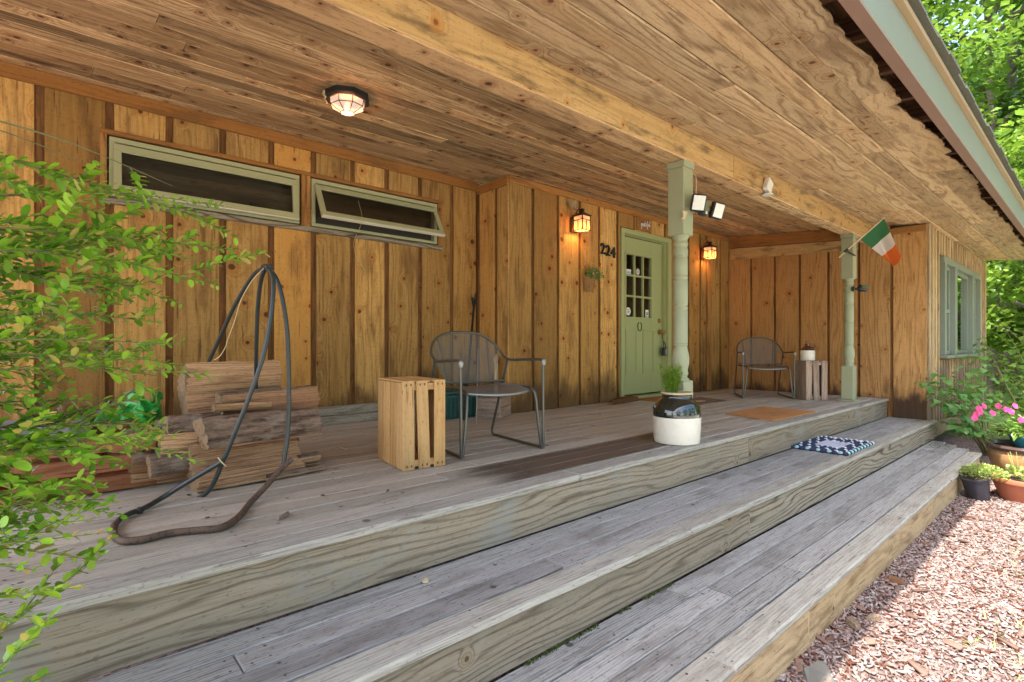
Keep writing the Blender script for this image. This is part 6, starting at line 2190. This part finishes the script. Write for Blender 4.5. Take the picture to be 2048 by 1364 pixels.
def rootpt(): return Vector((-0.62 + rb_.uniform(-.2, .2), 1.3 + rb_.uniform(-.3, .3), rb_.uniform(.35, 1.0)))
sprays = [  # (u, v) of the tip in the photo and the distance it grows at
    (345, 372, 1.35), (448, 412, 1.38), (470, 500, 1.42), (438, 572, 1.40), (325, 645, 1.35), (420, 440, 1.45), (395, 520, 1.42), (372, 610, 1.5),
    (360, 688, 1.12), (315, 752, 1.12), (285, 800, 1.15), (345, 848, 1.2), (250, 735, 1.05), (200, 640, 1.1), (250, 520, 1.25), (180, 330, 1.25),
    (130, 400, 1.2), (230, 440, 1.3), (60, 330, 1.15), (280, 905, .98), (250, 870, .96), (190, 920, .94), (150, 985, .9), (232, 1062, .86), (190, 1040, .84),
    (215, 1000, 1.0), (70, 1140, .78), (75, 1232, .76), (35, 1180, .74), (88, 1352, .80), (120, 880, 1.0), (90, 820, 1.02), (60, 950, .9), (110, 1060, .86),
    (40, 1060, .82), (20, 700, 1.0), (120, 700, 1.1), (160, 560, 1.2), (60, 560, 1.15), (100, 620, 1.1), (30, 480, 1.15), (200, 700, 1.2), (260, 600, 1.3), (150, 760, 1.1), (30, 880, 1.0),
    (310, 540, 1.5), (330, 470, 1.5), (300, 700, 1.35), (205, 850, 1.05), (320, 880, 1.1)]
for (u_, v_, d_) in sprays:
    tip = ray(u_, v_, d_)
    src = rootpt()
    src.z = tip.z + rb_.uniform(-.16, .06)
    src.z = max(src.z, .25)
    b_ = src.lerp(tip, .42) + Vector((0, 0, rb_.uniform(0, .06)))
    wood_mb.tube([Vector((-0.62 + rb_.uniform(-.05, .05), 1.35 + rb_.uniform(-.05, .05), 0)) - org, src.lerp(Vector((-.62, 1.35, 0)), .5) - org, src - org, b_ - org], 0.006, 6, rs=[.012, .009, .006, .004])
    spray(b_, tip, rb_.uniform(-.02, .08), rb_.uniform(.85, 1.2), 0.0027, rb_.uniform(.8, 1.2), 1, 0.12)
# body of the bush, further back and left
for _ in range(45):
    a_ = rb_.uniform(0, 2 * PI)
    c_ = Vector((-0.42 + rb_.gauss(0, .14), 1.45 + rb_.gauss(0, .22), rb_.uniform(.45, 1.42)))
    d_ = Vector((rb_.uniform(-.2, 1), rb_.uniform(-.8, .8), rb_.uniform(-.2, .6))).normalized()
    spray(c_, c_ + d_ * rb_.uniform(.15, .32), .05, .9, 0.003, 1.0, 1, 0.05)
wood_mb.build('branch', M['twig'], bw, smooth=True)
n = len(LP)
def leaf_round(w, l):
    a_ = [(0, 0), (.34, .16), (.5, .45), (.46, .72), (.26, .93), (0, 1.0)]
    v_ = [(0, l * y_, -l * .10 * y_ * y_) for y_ in (0, .35, .7, 1.0)]
    R_ = [(w * x_, l * y_, w * .13 * (x_ / .5) - l * .10 * y_ * y_) for x_, y_ in a_[1:5]]
    L_ = [(-x_, y_, z_) for x_, y_, z_ in R_]
    V_ = v_ + R_ + L_
    return V_, [[0, 4, 5, 1], [1, 5, 6, 2], [2, 6, 7, 3], [0, 1, 9, 8], [1, 2, 10, 9], [2, 3, 11, 10]]


tv, tf = leaf_round(0.0142, 0.0255)
scatter('foliage', tv, tf, np.array([tuple(p_) for p_ in LP]), frames(np.array([tuple(d_) for d_ in LD]), roll=rng.uniform(-.5, .5, n)) * np.array(LS)[:, None, None], rng.random((n, 3)), M['box_leaf'], bw, smooth=True)


# ---------------------------------------------------------------- shrubs and trees at the right
def tree(name, label, cat, base, h, cr, ch_, cz_, n, lsize, mat, trunk=0.16, clumps=26, seed=0, group=None, lean=(0, 0)):
    rr = np.random.default_rng(seed)
    r2 = random.Random(seed)
    t = thing(name, label, cat, base, 0, group)
    mb = MB()
    mb.tube(smoothpts([(0, 0, -.05), (lean[0] * .3, lean[1] * .3, h * .35), (lean[0], lean[1], h * .8)], 5), trunk, 10, rs=[trunk * (1.25 - .95 * i / 10) for i in range(11)])
    C_ = []
    for k in range(clumps):
        a_ = r2.uniform(0, 2 * PI); q_ = r2.uniform(-1, 1)
        rad = math.sqrt(max(0, 1 - q_ * q_)) * r2.uniform(.55, 1.0)
        c_ = Vector((lean[0] + math.cos(a_) * rad * cr, lean[1] + math.sin(a_) * rad * cr, cz_ + q_ * ch_))
        C_.append((c_, r2.uniform(.24, .42) * cr))
        if k % 2 == 0:
            s0 = Vector((lean[0] * .7, lean[1] * .7, min(h * .75, max(h * .2, c_.z - .35 * cr))))
            mb.tube(smoothpts([s0, s0.lerp(c_, .5) + Vector((0, 0, .08 * cr)), c_], 3), trunk * .3, 6, rs=[trunk * .34 * (1 - .8 * i / 6) for i in range(7)])
    mb.build('trunk', M['trunk'], t, smooth=True)
    per = n // clumps
    pos, D = [], []
    for c_, r_ in C_:
        v_ = rr.normal(0, 1, (per, 3)); v_ /= np.linalg.norm(v_, axis=1)[:, None]
        rad = rr.random(per) ** .45
        p_ = np.array(c_) + v_ * (rad * r_)[:, None] * [1.15, 1.15, .62]
        pos.append(p_)
        d_ = v_ * [1, 1, .35] + rr.normal(0, .45, (per, 3)); d_[:, 2] -= .15
        D.append(d_)
    pos = np.concatenate(pos); D = np.concatenate(D)
    m_ = len(pos)
    tv, tf = [(0, 0, 0), (.42, .45, .08), (0, 1, -.1), (-.42, .45, .08)], [[0, 1, 2], [0, 2, 3]]
    scatter('crown', tv, tf, pos, frames(D, roll=rr.uniform(-.7, .7, m_)) * (lsize * rr.uniform(.6, 1.25, m_))[:, None, None], rr.random((m_, 3)), mat, t)
    return t


# shrub in front of the picture window
def shrub_leafy(name, label, cat, base, stems, per, lsz, mat, seed):
    r2 = random.Random(seed)
    rr = np.random.default_rng(seed)
    t = thing(name, label, cat, base)
    mb = MB()
    pos, D = [], []
    for tip in stems:
        b_ = Vector(base)
        tp_ = Vector(tip) - b_
        mid = tp_ * .5 + Vector((r2.uniform(-.08, .08), r2.uniform(-.08, .08), .12))
        pts = smoothpts([Vector((r2.uniform(-.05, .05), r2.uniform(-.05, .05), 0)), mid, tp_], 7)
        mb.tube(pts, 0.008, 6, rs=[.010 * (1 - .75 * i / (len(pts) - 1)) for i in range(len(pts))])
        for k in range(per):
            f_ = r2.uniform(.45, 1.0)
            q_ = pts[int(f_ * (len(pts) - 1))]
            a_ = r2.uniform(0, 2 * PI)
            o_ = Vector((math.cos(a_), math.sin(a_), r2.uniform(-.35, .35))) * r2.uniform(.02, .17)
            pos.append(tuple(q_ + o_)); D.append((o_.x, o_.y, o_.z * .5 - .03))
    mb.build('stem', M['twig'], t, smooth=True)
    n_ = len(pos)
    tv, tf = leaf6(0.85 * lsz, lsz, .12, .18)
    scatter('foliage', tv, tf, np.array(pos), frames(np.array(D), roll=rr.uniform(-.4, .4, n_)) * rr.uniform(.55, 1.2, n_)[:, None, None], rr.random((n_, 3)), mat, t, smooth=True)
    return t


bs = Vector((8.95, 1.02, 0))
stems = [ray(u_, v_, d_) for (u_, v_, d_) in ((1845, 755, 6.2), (1868, 735, 6.4), (1890, 750, 6.3), (1905, 780, 6.2), (1925, 740, 6.6), (1880, 800, 6.1), (1935, 700, 7.0), (1955, 690, 7.4), (1920, 815, 6.2), (1945, 770, 6.6), (1900, 850, 6.2), (1960, 730, 7.2), (1935, 860, 6.3))]
shrub_leafy('leafy_shrub', 'broad leaved green shrub growing against the weathered wall below the big window', 'shrub', tuple(bs), [tuple(s_) for s_ in stems], 30, 0.095, M['shrub_leaf'], 3)
bs = Vector((9.9, 0.55, 0))
stems = [ray(u_, v_, d_) for (u_, v_, d_) in ((1960, 660, 8.2), (1975, 700, 8.4), (2000, 640, 8.5), (1990, 720, 8.0), (2020, 690, 8.2), (2040, 730, 8.0), (2010, 760, 7.8), (1975, 780, 7.6), (2045, 660, 8.4), (2060, 700, 8.2), (2030, 790, 7.6), (1965, 800, 7.4))]
shrub_leafy('leafy_shrub', 'tall loose shrub beyond the corner of the cabin, behind the pink flowers', 'shrub', tuple(bs), [tuple(s_) for s_ in stems], 34, 0.10, M['tree_leaf'], 8)
tv, tf = leaf6(0.05, 0.07, .15, .15)
mound('ground_shrub', 'low dark shrub on the ground right of the cabin corner', 'shrub', (12.6, 0.45, 0.0), 0.55, 0.5, 0.75, 1500, tv, tf, M['tree_leaf'])
trs = [  # base x, y, height, crown radius, half height, centre z, leaves, leaf size
    (15.5, 0.9, 6.0, 2.3, 2.4, 3.4, 15000, .17, 'tree_leaf', 'young broad leaved tree just beyond the cabin corner'),
    (17.0, -2.9, 11.5, 3.4, 4.4, 7.0, 17000, .18, 'tree_leaf', 'tall tree with drooping leaves showing above the eave'),
    (20.5, 2.2, 14.0, 4.0, 5.4, 8.0, 36000, .19, 'tree_leaf2', 'tall pale green tree behind the young corner tree'),
    (26.0, 2.4, 19.0, 5.0, 7.4, 11.0, 24000, .24, 'tree_leaf2', 'large pale tree far behind at the right edge'),
    (27.0, -7.0, 15.0, 4.8, 6.0, 8.4, 16000, .25, 'tree_leaf', 'large dark tree at the far right of the yard'),
    (30.0, 4.0, 14.0, 5.0, 6.0, 7.5, 15000, .26, 'tree_leaf2', 'tall tree far behind the cabin end'),
    (19.0, -7.5, 11.0, 3.8, 4.4, 6.2, 13000, .22, 'tree_leaf', 'broad tree on the yard side facing the porch'),
    (14.0, -14.5, 11.0, 4.0, 4.6, 6.0, 10000, .25, 'tree_leaf2', 'pale tree across the yard from the big window'),
    (5.5, -18.0, 12.0, 4.4, 5.0, 6.4, 9000, .28, 'tree_leaf', 'dark tree across the yard opposite the front door'),
    (-3.0, -18.5, 12.0, 4.4, 5.0, 6.4, 9000, .28, 'tree_leaf2', 'pale tree across the yard behind the camera spot'),
    (-13.5, -11.0, 12.0, 4.2, 5.0, 6.4, 9000, .28, 'tree_leaf', 'dark tree beyond the left end of the yard')]
for i, (x_, y_, h_, cr_, ch2, cz2, n_, ls_, mt_, lab_) in enumerate(trs):
    tree('broadleaf_tree', lab_, 'tree', (x_, y_, 0), h_, cr_, ch2, cz2, n_, ls_, M[mt_], 0.08 + 0.010 * h_, 30 if n_ < 30000 else 54, 100 + i, 'trees around the yard', (random.uniform(-.3, .3), random.uniform(-.3, .3)))
# the wood beyond reads as one mass
n = 42000
a = rng.uniform(-0.62, 0.42, n)
r_ = rng.uniform(36, 46, n)
hgt = 16 + 3 * np.sin(a * 9) + 2 * np.sin(a * 23 + 1)
pos = np.stack([np.cos(a) * r_, np.sin(a) * r_, rng.random(n) ** .8 * hgt], 1)
D = rng.normal(0, 1, (n, 3)); D[:, 2] -= .3
tv, tf = [(0, 0, 0), (.42, .45, .08), (0, 1, -.1), (-.42, .45, .08)], [[0, 1, 2], [0, 2, 3]]
tag(scatter('woodland', tv, tf, pos, frames(D) * rng.uniform(.45, 1.0, n)[:, None, None], rng.random((n, 3)), M['tree_leaf']), kind='stuff')
# moss in the joint under the middle riser and at the far end of the low step
n = 2600
xs = np.concatenate([rng.uniform(0.9, 2.35, 1700), rng.uniform(7.3, 8.3, 900)])
ys = np.concatenate([YM + 0.018 - np.abs(rng.normal(0, .007, 1700)), YM - 0.02 - np.abs(rng.normal(0, .13, 900))])
keep = (np.sin(xs * 9) + np.sin(xs * 23 + 1) * .7 > -.55) & (xs < 7.62 + (ys - YL) * 1.35)
xs, ys = xs[keep], ys[keep]; n = len(xs)
D = np.stack([rng.normal(0, .7, n), rng.normal(-.3, .6, n), rng.uniform(.4, 1, n)], 1)
tag(scatter('moss', *blade_template(0.005, 0.011), np.stack([xs, ys, np.full(n, LZ + .001)], 1), frames(D) * rng.uniform(.4, 1.1, n)[:, None, None], rng.random((n, 3)), M['mossb']), kind='stuff')
